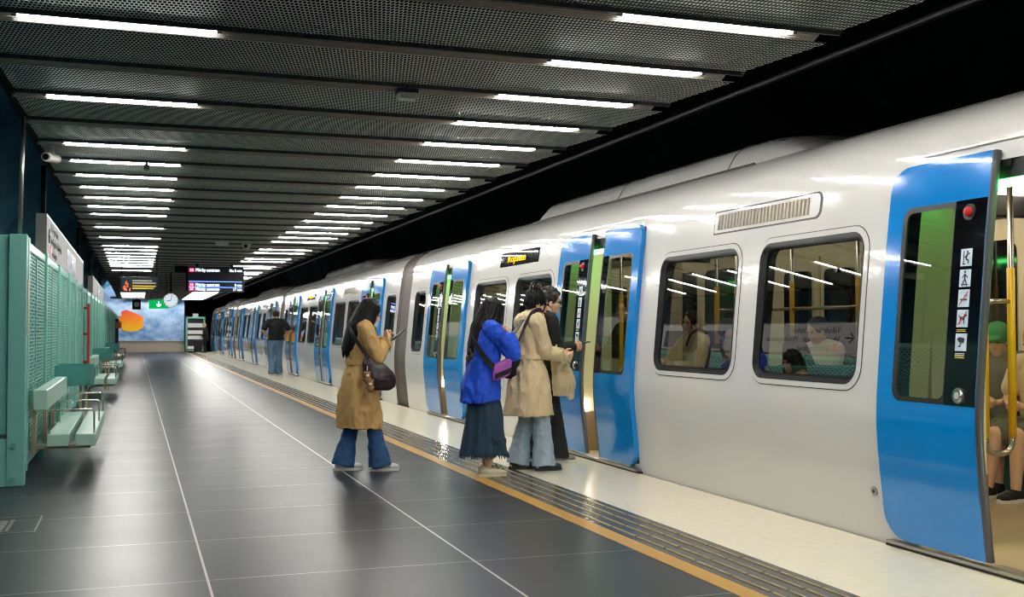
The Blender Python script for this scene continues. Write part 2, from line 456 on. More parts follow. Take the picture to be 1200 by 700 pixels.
for k in ks:
    if k > 14 and k % 3 == 1 and k < 40: continue
    y = BEAM0 + PITCH * k
    o = obj('tube_light', tube_light(2.545, 3.675, y), 'tube')
    for e in (2.545, 3.675):
        b_ = B(); cyl(b_, (e - 0.015, y + 0.004, 3.037), (e + 0.015, y + 0.004, 3.037), 0.0125, 8); obj('end_cap', b_, 'flange', o)
    if k >= 0 and nr < 14:
        nr += 1; tag(o, '%s slim white tube light from the camera in the right ceiling row near the train' % ORD[nr - 1], 'ceiling light', 'right row of ceiling tube lights')
    else: tag(o, 'slim white tube light beyond the fourteenth in the right ceiling row', 'ceiling light', 'right row of ceiling tube lights')
# ------------------------------------------------------------------ the train
def hermite(pts):
    zs = [p[0] for p in pts]; xs = [p[1] for p in pts]; n = len(pts)
    sl = [(xs[i + 1] - xs[i]) / (zs[i + 1] - zs[i]) for i in range(n - 1)]
    m = [sl[0]] + [(sl[i - 1] + sl[i]) / 2 for i in range(1, n - 1)] + [sl[-1]]
    def f(z):
        z = min(max(z, zs[0]), zs[-1]); i = 0
        while i < n - 2 and z > zs[i + 1]: i += 1
        h = zs[i + 1] - zs[i]; t = (z - zs[i]) / h
        return (2 * t**3 - 3 * t**2 + 1) * xs[i] + (t**3 - 2 * t**2 + t) * h * m[i] + (-2 * t**3 + 3 * t**2) * xs[i + 1] + (t**3 - t**2) * h * m[i + 1]
    return f
XB = hermite([(-0.5, 4.50), (-0.25, 4.36), (-0.05, 4.268), (0.06, 4.250), (0.3, 4.225), (0.58, 4.195), (0.75, 4.187), (0.95, 4.196), (1.1, 4.209), (1.5, 4.246), (1.9, 4.287), (2.15, 4.320), (2.2, 4.327), (2.28, 4.343)])
LEAF = -0.046
XP = lambda z: XB(z) + LEAF
XL = lambda z: XB(z) + 0.10
def nrm(z, f=XB):
    d = (f(z + 0.01) - f(z - 0.01)) / 0.02
    return V((-1, 0, d)).normalized()
def rr(y0, y1, z0, z1, rad, nc=6, ne=6):
    """rounded rectangle in (y, z); rad = corner radii for (y0,z0), (y1,z0), (y1,z1), (y0,z1)"""
    if isinstance(rad, (int, float)): rad = (rad,) * 4
    cs = [((y0, z0), (1, 1), PI), ((y1, z0), (-1, 1), 1.5 * PI), ((y1, z1), (-1, -1), 0), ((y0, z1), (1, -1), 0.5 * PI)]
    out = []
    for (c, s, a0), r in zip(cs, rad):
        r = max(r, 0.001); cy, cz = c[0] + s[0] * r, c[1] + s[1] * r
        out.append([(cy + r * math.cos(a0 + PI / 2 * i / nc), cz + r * math.sin(a0 + PI / 2 * i / nc)) for i in range(nc + 1)])
    pts = []
    for i in range(4):
        pts += out[i]; a = out[i][-1]; b = out[(i + 1) % 4][0]
        pts += [(a[0] + (b[0] - a[0]) * k / (ne + 1), a[1] + (b[1] - a[1]) * k / (ne + 1)) for k in range(1, ne + 1)]
    return pts
class Skin:
    """a shell on a side profile, with exact smooth normals"""
    def __init__(s): s.bm = B(); s.lay = s.bm.verts.layers.float_vector.new('nrm')
    def v(s, x, y, z, n): a = s.bm.verts.new((x, y, z)); a[s.lay] = n; return a
    def on(s, y, z, f=XB, off=0.0, sgn=1): n = nrm(z, f); return s.v(f(z) + off, y, z, n * sgn)
    def ring(s, pa, pb, f=XB, oa=0.0, ob=0.0, steps=1, sgn=1, mi=0):
        n = len(pa); rows = []
        for k in range(steps + 1):
            t = k / steps
            rows.append([s.on(a[0] * (1 - t) + b[0] * t, a[1] * (1 - t) + b[1] * t, f, oa * (1 - t) + ob * t, sgn) for a, b in zip(pa, pb)])
        for r0, r1 in zip(rows, rows[1:]):
            for i in range(n):
                q = (r0[i], r0[(i + 1) % n], r1[(i + 1) % n], r1[i])
                fc = s.bm.faces.new(q if sgn > 0 else q[::-1]); fc.material_index = mi
    def band(s, pa, f, o0, o1, mi=0):
        """a strip across the thickness along a closed outline"""
        n = len(pa)
        for i in range(n):
            a, b = pa[i], pa[(i + 1) % n]
            d = V((0, b[0] - a[0], b[1] - a[1])); nn = V((0, d.z, -d.y)).normalized() if d.length > 1e-9 else V((0, 0, 1))
            q = [s.v(f(a[1]) + o0, a[0], a[1], nn), s.v(f(b[1]) + o0, b[0], b[1], nn), s.v(f(b[1]) + o1, b[0], b[1], nn), s.v(f(a[1]) + o1, a[0], a[1], nn)]
            fc = s.bm.faces.new(q); fc.material_index = mi
    def patch(s, y0, y1, z0, z1, f=XB, off=0.0, nz=10, mi=0, ny=1):
        rows = [[s.on(y0 + (y1 - y0) * j / ny, z0 + (z1 - z0) * i / nz, f, off) for j in range(ny + 1)] for i in range(nz + 1)]
        for a, b in zip(rows, rows[1:]):
            for j in range(ny):
                fc = s.bm.faces.new((a[j + 1], a[j], b[j], b[j + 1])); fc.material_index = mi
    def obj(s, name, mats, parent, org):
        for f in s.bm.faces:
            f.normal_update(); d = V()
            for v in f.verts: d += v[s.lay]
            if f.normal.dot(d) < 0: f.normal_flip()
        bmesh.ops.translate(s.bm, verts=s.bm.verts, vec=-V(org))
        me = bpy.data.meshes.new(name); s.bm.to_mesh(me)
        ns = [tuple(a.vector) for a in me.attributes['nrm'].data]; s.bm.free()
        me.attributes.remove(me.attributes['nrm'])
        for m in (mats if isinstance(mats, list) else [mats]): me.materials.append(M[m])
        for p in me.polygons: p.use_smooth = True
        me.normals_split_custom_set_from_vertices(ns)
        o = bpy.data.objects.new(name, me); COL.objects.link(o); o.parent = parent
        return o

CX = 5.60
CAR0, CAR1, PITCH_CAR = 2.2, 17.5, 16.1
ORG = (CX, 9.85, 0)
DOORS = [4.43, 9.79, 15.15]
WIN = [(2.40, 3.10), (5.69, 6.84), (7.18, 8.42), (11.05, 12.20), (12.57, 13.81), (16.46, 17.10)]
WZ0, WZ1 = 0.955, 1.865
DZ0, DZ1 = 0.0, 2.17
car = thing('train_car', 'near white metro car with blue doors, its open door at the right edge', 'train', ORG, 0, 'cars of the white metro train')

def side_shell(f, y0, y1, zlev, sgn, off=0.0):
    s = Skin()
    holes = [(a - 0.02, b + 0.02, WZ0 - 0.02, WZ1 + 0.02, 0.10) for a, b in WIN] + [(c - 0.75, c + 0.75, -0.5, DZ1, 0) for c in DOORS]
    mg = 0.05
    ys = sorted({y0, y1} | {h[0] - (mg if h[4] else 0) for h in holes} | {h[1] + (mg if h[4] else 0) for h in holes})
    zr0, zr1 = WZ0 - 0.02 - mg, WZ1 + 0.02 + mg
    zs = sorted(set([z for z in zlev if abs(z - zr0) > 0.015 and abs(z - zr1) > 0.015 and abs(z - DZ1) > 0.015] + [zr0, zr1, DZ1]))
    def inside(yc, zc):
        for h in holes:
            m_ = mg if h[4] else 0
            if h[0] - m_ < yc < h[1] + m_ and h[2] - m_ < zc < h[3] + m_: return True
    for ya, yb in zip(ys, ys[1:]):
        for za, zb in zip(zs, zs[1:]):
            if inside((ya + yb) / 2, (za + zb) / 2): continue
            q = [s.on(yb, za, f, off, sgn), s.on(ya, za, f, off, sgn), s.on(ya, zb, f, off, sgn), s.on(yb, zb, f, off, sgn)]
            s.bm.faces.new(q if sgn > 0 else q[::-1])
    for h in holes:
        if h[4]:
            s.ring(rr(h[0], h[1], h[2], h[3], h[4], 6, 8), rr(h[0] - mg, h[1] + mg, h[2] - mg, h[3] + mg, 0.0, 6, 8), f, off, off, 1, sgn)
    return s
ZL = [-0.5, -0.35, -0.2, -0.1, -0.02, 0.05, 0.12, 0.2, 0.3, 0.4, 0.5, 0.6, 0.68, 0.75, 0.82, 0.9, 1.0, 1.1, 1.2, 1.3, 1.4, 1.5, 1.6, 1.7, 1.8, 1.9, 2.0, 2.1, 2.2]
sh = side_shell(XB, CAR0, CAR1, ZL, 1)
# roof, going over from the platform side to the far side, then the plain far side
RC = [(4.327, 2.2), (4.343, 2.28), (4.372, 2.36), (4.42, 2.43), (4.49, 2.495), (4.59, 2.56), (4.72, 2.617), (4.90, 2.664), (5.15, 2.695), (5.40, 2.708), (5.60, 2.711)]
def smooth_curve(p, sub=3):
    out = []
    for i in range(len(p) - 1):
        p0 = V((*p[max(i - 1, 0)], 0)); p1 = V((*p[i], 0)); p2 = V((*p[i + 1], 0)); p3 = V((*p[min(i + 2, len(p) - 1)], 0))
        for k in range(sub):
            t = k / sub
            q = 0.5 * ((2 * p1) + (p2 - p0) * t + (2 * p0 - 5 * p1 + 4 * p2 - p3) * t * t + (3 * p1 - p0 - 3 * p2 + p3) * t**3)
            out.append((q.x, q.y))
    return out + [p[-1]]
rc = smooth_curve(RC)
rc = rc + [(2 * CX - x, z) for x, z in rc[-2::-1]] + [(2 * CX - XB(z), z) for z in ZL[-2::-1]]
def cnorm(i, c):
    a = c[max(i - 1, 0)]; b = c[min(i + 1, len(c) - 1)]; d = V((b[0] - a[0], 0, b[1] - a[1])).normalized()
    return V((-d.z, 0, d.x))
for i in range(len(rc) - 1):
    q = []
    for (k, y) in ((i, CAR1), (i, CAR0), (i + 1, CAR0), (i + 1, CAR1)):
        q.append(sh.v(rc[k][0], y, rc[k][1], cnorm(k, rc) if k else nrm(2.2)))
    sh.bm.faces.new(q)
body = sh.obj('body', 'white_train', car, ORG)
full = [(XB(z), z) for z in ZL] + rc[1:]
bm = B()
for y, fl_ in ((CAR0 + 0.002, 0), (CAR1 - 0.002, 1)):
    out_ = [bm.verts.new((x, y, z)) for x, z in full]; in_ = [bm.verts.new((CX + (x - CX) * 0.62, y, 0.0 + (z - 0.0) * 0.80)) for x, z in full]
    for i in range(len(full) - 1): bm.faces.new((out_[i], out_[i + 1], in_[i + 1], in_[i]))
obj('end_wall', bm, 'rubber_grey', car, ORG)
# inner lining
side_shell(XL, CAR0, CAR1, [-0.02, 0.3, 0.6, 0.9, 1.2, 1.5, 1.8, 2.2], -1).obj('lining', 'cabin', car, ORG)
bm = B(); box(bm, 4.30, 6.9, CAR0, CAR1, -0.08, 0.012); obj('cabin_floor', bm, 'train_floor', car, ORG)
bm = B()
for (xa, za), (xb, zb) in (((4.40, 2.2), (4.75, 2.32)), ((4.75, 2.32), (6.45, 2.32)), ((6.45, 2.32), (6.8, 2.2))):
    quad(bm, [(xa, CAR0, za), (xb, CAR0, zb), (xb, CAR1, zb), (xa, CAR1, za)])
obj('cabin_ceiling', bm, 'cabin_ceil', car, ORG)
for x in (5.0, 6.2):
    bm = B(); box(bm, x - 0.05, x + 0.05, CAR0 + 0.3, CAR1 - 0.3, 2.275, 2.31, 0.006); obj('cabin_light', bm, 'cabin_light', car, ORG)
bm = B(); box(bm, 6.83, 6.87, CAR0, CAR1, -0.02, 2.2); obj('far_lining', bm, 'cabin', car, ORG)
for a, b in WIN[1:5]:
    s = Skin(); p = rr(a - 0.08, b + 0.08, 0.92, 2.02, 0.1)
    bm = s.bm; s.bm.free(); bm = B()
    f = bm.faces.new([bm.verts.new((6.825, y, z)) for y, z in p]); obj('far_window', bm, 'darkwin', car, ORG)
for c in DOORS:
    bm = B(); box(bm, 6.80, 6.835, c - 0.72, c - 0.02, 0.05, 2.05, 0.01); box(bm, 6.80, 6.835, c + 0.02, c + 0.72, 0.05, 2.05, 0.01)
    fd = obj('far_door', bm, 'cabin', car, ORG)
    bm = B()
    for y in (c - 0.6, c + 0.14): box(bm, 6.79, 6.805, y, y + 0.46, 0.85, 1.9, 0.05)
    obj('far_door_window', bm, 'darkwin', fd)
    fd.children[0].data.transform(Matrix.Translation(-V(ORG)))
# seats, poles and draught screens
def seat(x0, x1, y, d):
    bm = B(); box(bm, x0, x1, min(y, y + d * 0.46), max(y, y + d * 0.46), 0.36, 0.45, 0.03)
    box(bm, x0 + 0.1, x1 - 0.1, min(y + d * 0.05, y + d * 0.4), max(y + d * 0.05, y + d * 0.4), 0.012, 0.37)
    st = obj('seat', bm, 'seatfab', car, ORG)
    bm = B(); box(bm, x0, x1, min(y - d * 0.03, y + d * 0.06), max(y - d * 0.03, y + d * 0.06), 0.42, 1.0, 0.035); obj('backrest', bm, 'seatfab', st, ORG)
for (ya, yb) in ((5.5, 8.7), (10.9, 14.05)):
    m_ = (ya + yb) / 2
    for y, d in ((m_ - 0.05, -1), (m_ + 0.05, 1), (yb - 0.12, -1)): seat(4.45, 5.3, y, d)
    bm = B(); box(bm, 6.35, 6.8, ya + 0.1, yb - 0.1, 0.36, 0.45, 0.03); box(bm, 6.5, 6.8, ya + 0.15, yb - 0.15, 0.012, 0.37)
    st = obj('side_bench', bm, 'seatfab', car, ORG)
    bm = B(); box(bm, 6.72, 6.82, ya + 0.1, yb - 0.1, 0.42, 0.98, 0.03); obj('backrest', bm, 'seatfab', st, ORG)
    for (px, py) in ((5.28, m_), (5.28, ya + 1.05), (5.28, yb - 0.7), (6.30, m_ - 0.5), (6.30, m_ + 0.8)):
        bm = B(); cyl(bm, (px, py, 0.01), (px, py, 2.31), 0.017, 10); po = obj('pole', bm, 'steel', car, ORG, True)
        bm = B(); cyl(bm, (px, py, 0.75), (px, py, 1.68), 0.021, 10); obj('grip', bm, 'yellow', po, ORG, True)
    bm = B(); cyl(bm, (5.28, ya + 0.2, 1.45), (5.28, yb - 0.2, 1.45), 0.014, 8); obj('hand_rail', bm, 'steel', car, ORG, True)
for c in DOORS:
    for s_ in (-1, 1):
        y = c + s_ * 1.03
        bm = B(); tube(bm, bend([(4.99, y, 2.31), (4.99, y, 0.50), (5.2, y, 0.50), (5.2, y, 2.31)], 0.09), 0.018, 10); sc_ = obj('draught_screen', bm, 'steel', car, ORG, True)
        bm = B(); cyl(bm, (4.99, y, 0.60), (4.99, y, 1.66), 0.024, 10); obj('grip', bm, 'yellow', sc_, ORG, True)
        bm = B(); cyl(bm, (5.2, y, 0.60), (5.2, y, 1.66), 0.024, 10); obj('grip', bm, 'yellow', sc_, ORG, True)
        bm = B(); cyl(bm, (4.99, y, 1.45), (5.2, y, 1.45), 0.015, 8); obj('cross_bar', bm, 'steel', sc_, ORG, True)
        bm = B(); quad(bm, [(4.45, y, 0.53), (5.18, y, 0.53), (5.18, y, 1.43), (4.45, y, 1.43)]); obj('screen_pane', bm, 'clear', sc_, ORG)

# windows
for a, b in WIN:
    s = Skin(); g = 0.062
    R = lambda e, r: rr(a - e, b + e, WZ0 - e, WZ1 + e, r, 6, 8)
    s.ring(R(g + 0.006, 0.166), R(g - 0.002, 0.158), XB, 0.0008, -0.003, 1, 1, 1)
    s.ring(R(g - 0.002, 0.158), R(g - 0.008, 0.152), XB, -0.003, -0.010, 1, 1, 0)
    s.ring(R(g - 0.008, 0.152), R(0.022, 0.122), XB, -0.010, -0.008, 2, 1, 0)
    wn = s.obj('window', ['white_train', 'seam'], car, ORG)
    s = Skin()
    s.ring(R(0.024, 0.124), R(0.012, 0.112), XB, -0.010, -0.013, 1, 1)
    s.ring(R(0.012, 0.112), R(-0.004, 0.096), XB, -0.013, 0.03, 1, 1)
    s.ring(R(-0.004, 0.096), R(-0.03, 0.08), XB, 0.03, 0.032, 1, 1)
    s.ring(R(-0.03, 0.08), R(-0.012, 0.08), XB, 0.032, 0.102, 1, 1)
    s.obj('seal', 'rubber', wn, ORG)
    bm = B(); p = R(-0.02, 0.085); zt = 0.110
    f = bm.faces.new([bm.verts.new((XB(WZ0) + 0.016 + (z - WZ0) * zt, y, z)) for y, z in p]); f.normal_update()
    if f.normal.x > 0: f.normal_flip()
    obj('pane', bm, 'window_glass', wn, ORG)

# door leaves
def pict(bm, kind, M4):
    """small black pictogram, about 1 x 1, drawn with solid bars"""
    def bar(x0, y0, x1, y1, w, mi=1):
        d = V((x1 - x0, y1 - y0, 0)); n = V((-d.y, d.x, 0)).normalized() * w / 2
        z = 0.03 if mi == 1 else 0.05
        vs = [bm.verts.new(M4 @ V((x, y, zz))) for zz in (0, z) for x, y in ((x0 + n.x, y0 + n.y), (x0 - n.x, y0 - n.y), (x1 - n.x, y1 - n.y), (x1 + n.x, y1 + n.y))]
        for q in ((4, 5, 6, 7), (0, 1, 5, 4), (1, 2, 6, 5), (2, 3, 7, 6), (3, 0, 4, 7)):
            f = bm.faces.new([vs[i] for i in q]); f.material_index = mi
    def dot(x, y, r, mi=1):
        vs = [bm.verts.new(M4 @ V((x + r * math.cos(i * PI / 6), y + r * math.sin(i * PI / 6), 0.04))) for i in range(12)]
        f = bm.faces.new(vs); f.material_index = mi
    if kind == 0:   # leaning on the doors
        bar(.28, .12, .28, .88, .07); bar(.2, .12, .45, .12, .06); dot(.62, .8, .08); bar(.6, .7, .48, .42, .12); bar(.48, .42, .72, .3, .1); bar(.72, .3, .7, .12, .08); bar(.58, .64, .82, .74, .07); bar(.36, .5, .55, .62, .06)
    if kind == 1:   # skateboard
        dot(.5, .86, .08); bar(.5, .76, .5, .45, .14); bar(.5, .45, .32, .2, .09); bar(.5, .45, .66, .2, .09); bar(.46, .7, .26, .52, .07); bar(.54, .7, .74, .52, .07); bar(.2, .14, .8, .14, .06); dot(.3, .08, .05); dot(.7, .08, .05)
    if kind == 2:   # no smoking
        bar(.2, .42, .8, .42, .1); bar(.7, .55, .78, .75, .05); bar(.6, .55, .62, .7, .05); bar(.12, .12, .88, .88, .07, 2)
    if kind == 3:   # no dogs
        bar(.3, .5, .7, .5, .2); bar(.34, .5, .3, .18, .08); bar(.66, .5, .68, .18, .08); bar(.68, .55, .8, .72, .12); bar(.78, .7, .9, .66, .09); bar(.3, .55, .18, .7, .06); bar(.12, .12, .88, .88, .07, 2)
    if kind == 4:   # camera
        bar(.3, .66, .8, .58, .28); bar(.2, .68, .3, .67, .16); bar(.5, .5, .44, .28, .08); bar(.3, .26, .5, .26, .07)
def leaf(c, side):
    """side +1: the leaf away from the camera (carries stickers); -1: the nearer leaf"""
    sh_ = 0.18
    ya, yb = (c + sh_, c + sh_ + 0.80) if side > 0 else (c - sh_ - 0.80, c - sh_)
    inner = ya if side > 0 else yb
    R0, R1 = 0.17, 0.15
    rad = (0.004, R0, R1, 0.004) if side > 0 else (R0, 0.004, 0.004, R1)
    out = rr(ya, yb, 0.055, 2.225, rad, 6, 10)
    wa, wb = (ya + 0.004, yb - 0.135) if side > 0 else (ya + 0.135, yb - 0.004)
    wrad = (0.004, 0.07, 0.07, 0.004) if side > 0 else (0.07, 0.004, 0.004, 0.07)
    hole = rr(wa, wb, 0.865, 1.975, wrad, 6, 10)
    s = Skin()
    s.ring(out, hole, XP, 0, 0, 14, 1)
    s.band(out, XP, 0.0, 0.042)
    lf = s.obj('door_leaf', 'blue', car, ORG)
    s = Skin(); s.ring(out, hole, XP, 0.042, 0.042, 10, -1); s.obj('inner_face', 'cabin', lf, ORG)
    # black strip with the notices, glass beside it, rubber nose on the closing edge
    st = 0.235 if side > 0 else 0.13
    s = Skin()
    if side > 0: s.patch(ya + 0.002, ya + st, 0.865, 1.975, XP, -0.001, 14)
    else: s.patch(yb - st, yb - 0.002, 0.865, 1.975, XP, -0.001, 14)
    s.obj('notice_strip', 'black_gloss', lf, ORG)
    ga, gb = (ya + st + 0.012, wb - 0.03) if side > 0 else (wa + 0.03, yb - st - 0.012)
    s = Skin()
    s.ring(rr((ya + st) if side > 0 else wa, wb if side > 0 else yb - st, 0.865, 1.975, wrad, 6, 10),
           rr(ga, gb, 0.893, 1.945, 0.05, 6, 10), XP, -0.001, 0.004, 1, 1)
    s.obj('window_seal', 'rubber', lf, ORG)
    s = Skin(); s.ring(rr(ga - 0.01, gb + 0.01, 0.885, 1.953, 0.05, 6, 10), rr((ga + gb) / 2 - 0.004, (ga + gb) / 2 + 0.004, 1.2, 1.6, 0.002, 6, 10), XP, 0.004, 0.004, 6, 1)
    s.patch((ga + gb) / 2 - 0.005, (ga + gb) / 2 + 0.005, 1.2, 1.6, XP, 0.004, 8)
    s.obj('pane', 'door_glass', lf, ORG)
    bm = B(); e = -side
    pr = [(XP(z) + 0.018, inner + e * 0.012, z) for z in [0.06 + 2.16 * i / 22 for i in range(23)]]
    tube(bm, pr, 0.022, 8); obj('rubber_edge', bm, 'rubber_grey', lf, ORG, True)
    if side > 0:
        yc = ya + 0.125
        for k, z in enumerate((1.66, 1.548, 1.44, 1.332, 1.205)):
            bm = B(); n = nrm(z, XP); up = V((-n.z * -1, 0, -n.x)).normalized(); up = V((n.z, 0, -n.x))
            o_ = V((XP(z), yc, z)) + n * 0.003
            M4 = axes(o_, (0, -1, 0), up)
            w, h_ = 0.083, 0.094
            vs = [M4 @ V((x, y, 0)) for x, y in ((-w / 2, -h_ / 2), (w / 2, -h_ / 2), (w / 2, h_ / 2), (-w / 2, h_ / 2))]
            vb = [v - n * 0.002 for v in vs]
            quad(bm, vs)
            for i in range(4): quad(bm, [vb[i], vb[(i + 1) % 4], vs[(i + 1) % 4], vs[i]])
            pict(bm, k, M4 @ Matrix.Translation((-w / 2, -h_ / 2, 0.0006)) @ Matrix.Diagonal((w, h_, 0.02, 1)))
            obj('sticker', bm, None, lf, ORG, mats=['sticker', 'ink', 'redink'])
        for z, nrow in ((1.272, 1), (1.145, 2)):
            bm = B()
            for i in range(nrow * 2):
                zz = z - i * 0.008; n = nrm(zz, XP)
                p = XP(zz) - 0.0025; box(bm, p - 0.0005, p + 0.0005, yc - 0.03, yc + 0.04, zz - 0.0022, zz + 0.0022, 0, 0 if i >= nrow else 1)
            obj('notice_text', bm, None, lf, ORG, mats=['yellowink', 'whiteink'] if nrow == 2 else ['yellowink', 'yellowink'])
        bm = B(); n = nrm(0.92, XP); p = V((XP(0.92), yc - 0.01, 0.92)); tube(bm, [p + n * -0.002, p + n * 0.012], 0.043, 28); tube(bm, [p + n * 0.012, p + n * 0.02], [0.034, 0.028], 28)
        bt = obj('push_button', bm, 'steel', lf, ORG)
        bm = B(); tube(bm, [p + n * 0.018, p + n * 0.022], 0.018, 24); obj('button_centre', bm, 'grey_box', bt, ORG)
        bm = B(); n = nrm(1.905, XP); p = V((XP(1.905), yc, 1.905)); tube(bm, [p - n * 0.002, p + n * 0.008], 0.045, 28); lm = obj('warning_lamp', bm, 'rubber', lf, ORG)
        bm = B(); ball(bm, p + n * 0.01, (0.028, 0.028, 0.028), 2); obj('red_lens', bm, 'redink', lm, ORG, True)
    return lf
for c in DOORS:
    leaf(c, 1); leaf(c, -1)
    # doorway: jambs, header machinery, green light strip, sill
    for y, s_ in ((c - 0.75, 1), (c + 0.75, -1)):
        bm = B()
        for i in range(11):
            z0 = 0.0 + i * DZ1 / 11; z1 = z0 + DZ1 / 11
            quad(bm, [(XB(z0), y, z0), (XL(z0) + 0.03, y, z0), (XL(z1) + 0.03, y, z1), (XB(z1), y, z1)])
        obj('door_jamb', bm, 'cabin', car, ORG)
    for s_ in (-1, 1):
        y = c + s_ * 0.79
        bm = B(); box(bm, 4.37, 4.76, y - 0.02, y + 0.02, 0.42, 2.12, 0.006); pn = obj('door_panel', bm, 'cabin', car, ORG)
        bm = B(); box(bm, 4.37, 4.765, y - 0.026, y + 0.026, 0.012, 0.42, 0.004); obj('kick_plate', bm, 'kick', pn, ORG)
        bm = B(); box(bm, 4.39, 4.465, y - s_ * 0.02, y - s_ * 0.036, 0.435, 0.51, 0.003); obj('step_lamp', bm, 'step', pn, ORG)
    bm = B(); box(bm, 4.335, 4.56, c - 0.75, c + 0.75, 2.072, 2.21)
    for i in range(9): box(bm, 4.32, 4.335, c - 0.7 + i * 0.16, c - 0.62 + i * 0.16, 2.13, 2.17, 0.006)
    obj('door_gear', bm, 'rubber', car, ORG)
    bm = B(); box(bm, 4.34, 4.40, c - 0.745, c + 0.745, 2.032, 2.07, 0.006); obj('door_light', bm, 'led', car, ORG)
    bm = B()
    for i in range(4): box(bm, 4.27 + i * 0.035, 4.295 + i * 0.035, c - 0.75, c + 0.75, -0.02, 0.016, 0.003)
    box(bm, 4.20, 4.262, c - 0.98, c + 0.98, 0.018, 0.036, 0.004)
    obj('sill', bm, 'metal', car, ORG)
    bm = B(); box(bm, 4.215, 4.30, c - 1.0, c + 1.0, -0.06, 0.017, 0.004); obj('sill_step', bm, 'rubber', car, ORG)
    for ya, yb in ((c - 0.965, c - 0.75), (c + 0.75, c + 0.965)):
        s = Skin(); s.patch(ya, yb, 0.08, 2.2, XB, -0.003, 16); s.obj('leaf_shade', 'rubber', car, ORG)  # black patch over the white body, painted shade behind the open leaf
    s = Skin(); s.patch(c - 0.96, c + 0.78, 2.275, 2.292, XB, -0.012, 1); s.obj('door_rail', 'metal', car, ORG)
# inside next-stop display near each middle door
for y in (6.35, 11.9):
    bm = B(); box(bm, 5.40, 6.70, y, y + 0.08, 2.10, 2.26, 0.01); ds = obj('cabin_display', bm, 'rubber', car, ORG)
    bm = B(); text_bm(bm, 'Stadion', 0.14, axes((5.45, y - 0.004, 2.14), (1, 0, 0), (0, 0, 1))); obj('display_text', bm, 'orange_led', ds, ORG)
# grille and destination display on the outside
s = Skin(); s.ring(rr(6.17, 7.60, 2.015, 2.20, (0.06, 0.005, 0.005, 0.06), 6, 8), rr(6.19, 7.58, 2.027, 2.188, (0.05, 0.005, 0.005, 0.05), 6, 8), XB, 0, -0.006, 1, 1, 1)
s.ring(rr(6.19, 7.58, 2.027, 2.188, (0.05, 0.005, 0.005, 0.05), 6, 8), rr(6.31, 7.54, 2.048, 2.168, 0.003, 6, 8), XB, -0.006, -0.006, 1, 1, 0)
gr = s.obj('air_grille', ['white_train', 'seam'], car, ORG)
bm = B()
s = Skin(); s.patch(6.31, 7.54, 2.048, 2.168, XB, -0.0005, 2); s.obj('grille_back', 'beige_post', gr, ORG)
for i in range(27):
    y = 6.33 + i * 0.046
    z0, z1 = 2.05, 2.166
    a = V((XB(z0) - 0.006, y, z0)); b = V((XB(z1) - 0.006, y, z1)); tube(bm, [a, b], 0.0075, 6)
obj('fins', bm, 'grey_box', gr, ORG)
s = Skin(); s.ring(rr(11.55, 12.92, 2.045, 2.218, 0.012, 6, 8), rr(11.57, 12.9, 2.057, 2.207, 0.01, 6, 8), XB, -0.001, -0.012, 1, 1); s.patch(11.57, 12.9, 2.057, 2.207, XB, -0.012, 3)
dd = s.obj('destination_display', 'black_gloss', car, ORG)
bm = B(); n = nrm(2.09); M4 = axes(V((XB(2.09), 12.62, 2.09)) + n * 0.014, (0, -1, 0), (n.z, 0, -n.x)); text_bm(bm, 'Ropsten', 0.125, M4 @ Matrix.Diagonal((1.55, 1, 1, 1))); obj('display_text', bm, 'orange_led', dd, ORG)
for c in DOORS[:1]:
    bm = B(); p = V((XB(0.30), 5.54, 0.30)); n = nrm(0.3); tube(bm, [p, p + n * 0.008], 0.028, 24); kl = obj('key_lock', bm, 'metal', car, ORG)
    bm = B(); p += n * 0.008; tube(bm, [p, p + n * 0.002], 0.011, 16); obj('key_hole', bm, 'rubber', kl, ORG)
# roof equipment fairing
FY0, FY1 = 7.05, 12.75
fc = smooth_curve([(4.66, 2.585), (4.70, 2.66), (4.755, 2.74), (4.84, 2.80), (4.98, 2.84), (5.25, 2.868), (5.6, 2.875)])
fc = fc + [(2 * CX - x, z) for x, z in fc[-2::-1]]
s = Skin(); ysec = [(FY0, 0.0), (FY0 + 0.2, 0.5), (FY0 + 0.4, 0.84), (FY0 + 0.58, 0.98), (FY0 + 0.75, 1), (FY1 - 0.35, 1), (FY1 - 0.12, 0.7), (FY1, 0.1)]
rows = []
for y, k in ysec:
    row = []
    for i, (x, z) in enumerate(fc):
        base = 2.56 + 0.14 * (1 - ((x - CX) / 0.94) ** 2)
        row.append(s.v(CX + (x - CX) * (0.9 + 0.1 * k), y, base + (z - base) * k, cnorm(i, fc)))
    rows.append(row)
for a, b in zip(rows, rows[1:]):
    for i in range(len(fc) - 1): s.bm.faces.new((b[i], a[i], a[i + 1], b[i + 1]))
fa = s.obj('roof_fairing', 'white_train', car, ORG)
bm = B()
for y in (8.0, 10.2):
    tube(bm, [(x, y, z + 0.001) for x, z in fc[1:len(fc) // 2]], 0.005, 6)
tube(bm, [(4.645, FY0 + 0.5, 2.592), (4.645, FY1 - 0.1, 2.592)], 0.012, 6)
obj('seam', bm, 'seam', fa, ORG)
# gangway bellows behind each car
def gangway(y0):
    s = Skin(); rows = []; n = 13
    prof = full
    for i in range(n + 1):
        y = y0 + 0.8 * i / n; ins = 0.965 + (0.012 if i % 2 else 0)
        k = 1 if 0 < i < n else 1.02
        rows.append([s.v(CX + (x - CX) * ins * k, y, (z - 1.1) * ins * k + 1.1, cnorm(j, prof)) for j, (x, z) in enumerate(prof)])
    for a, b in zip(rows, rows[1:]):
        for j in range(len(prof) - 1): s.bm.faces.new((b[j], a[j], a[j + 1], b[j + 1]))
    return s.obj('gangway', 'gangway', car, ORG)
gangway(CAR1)
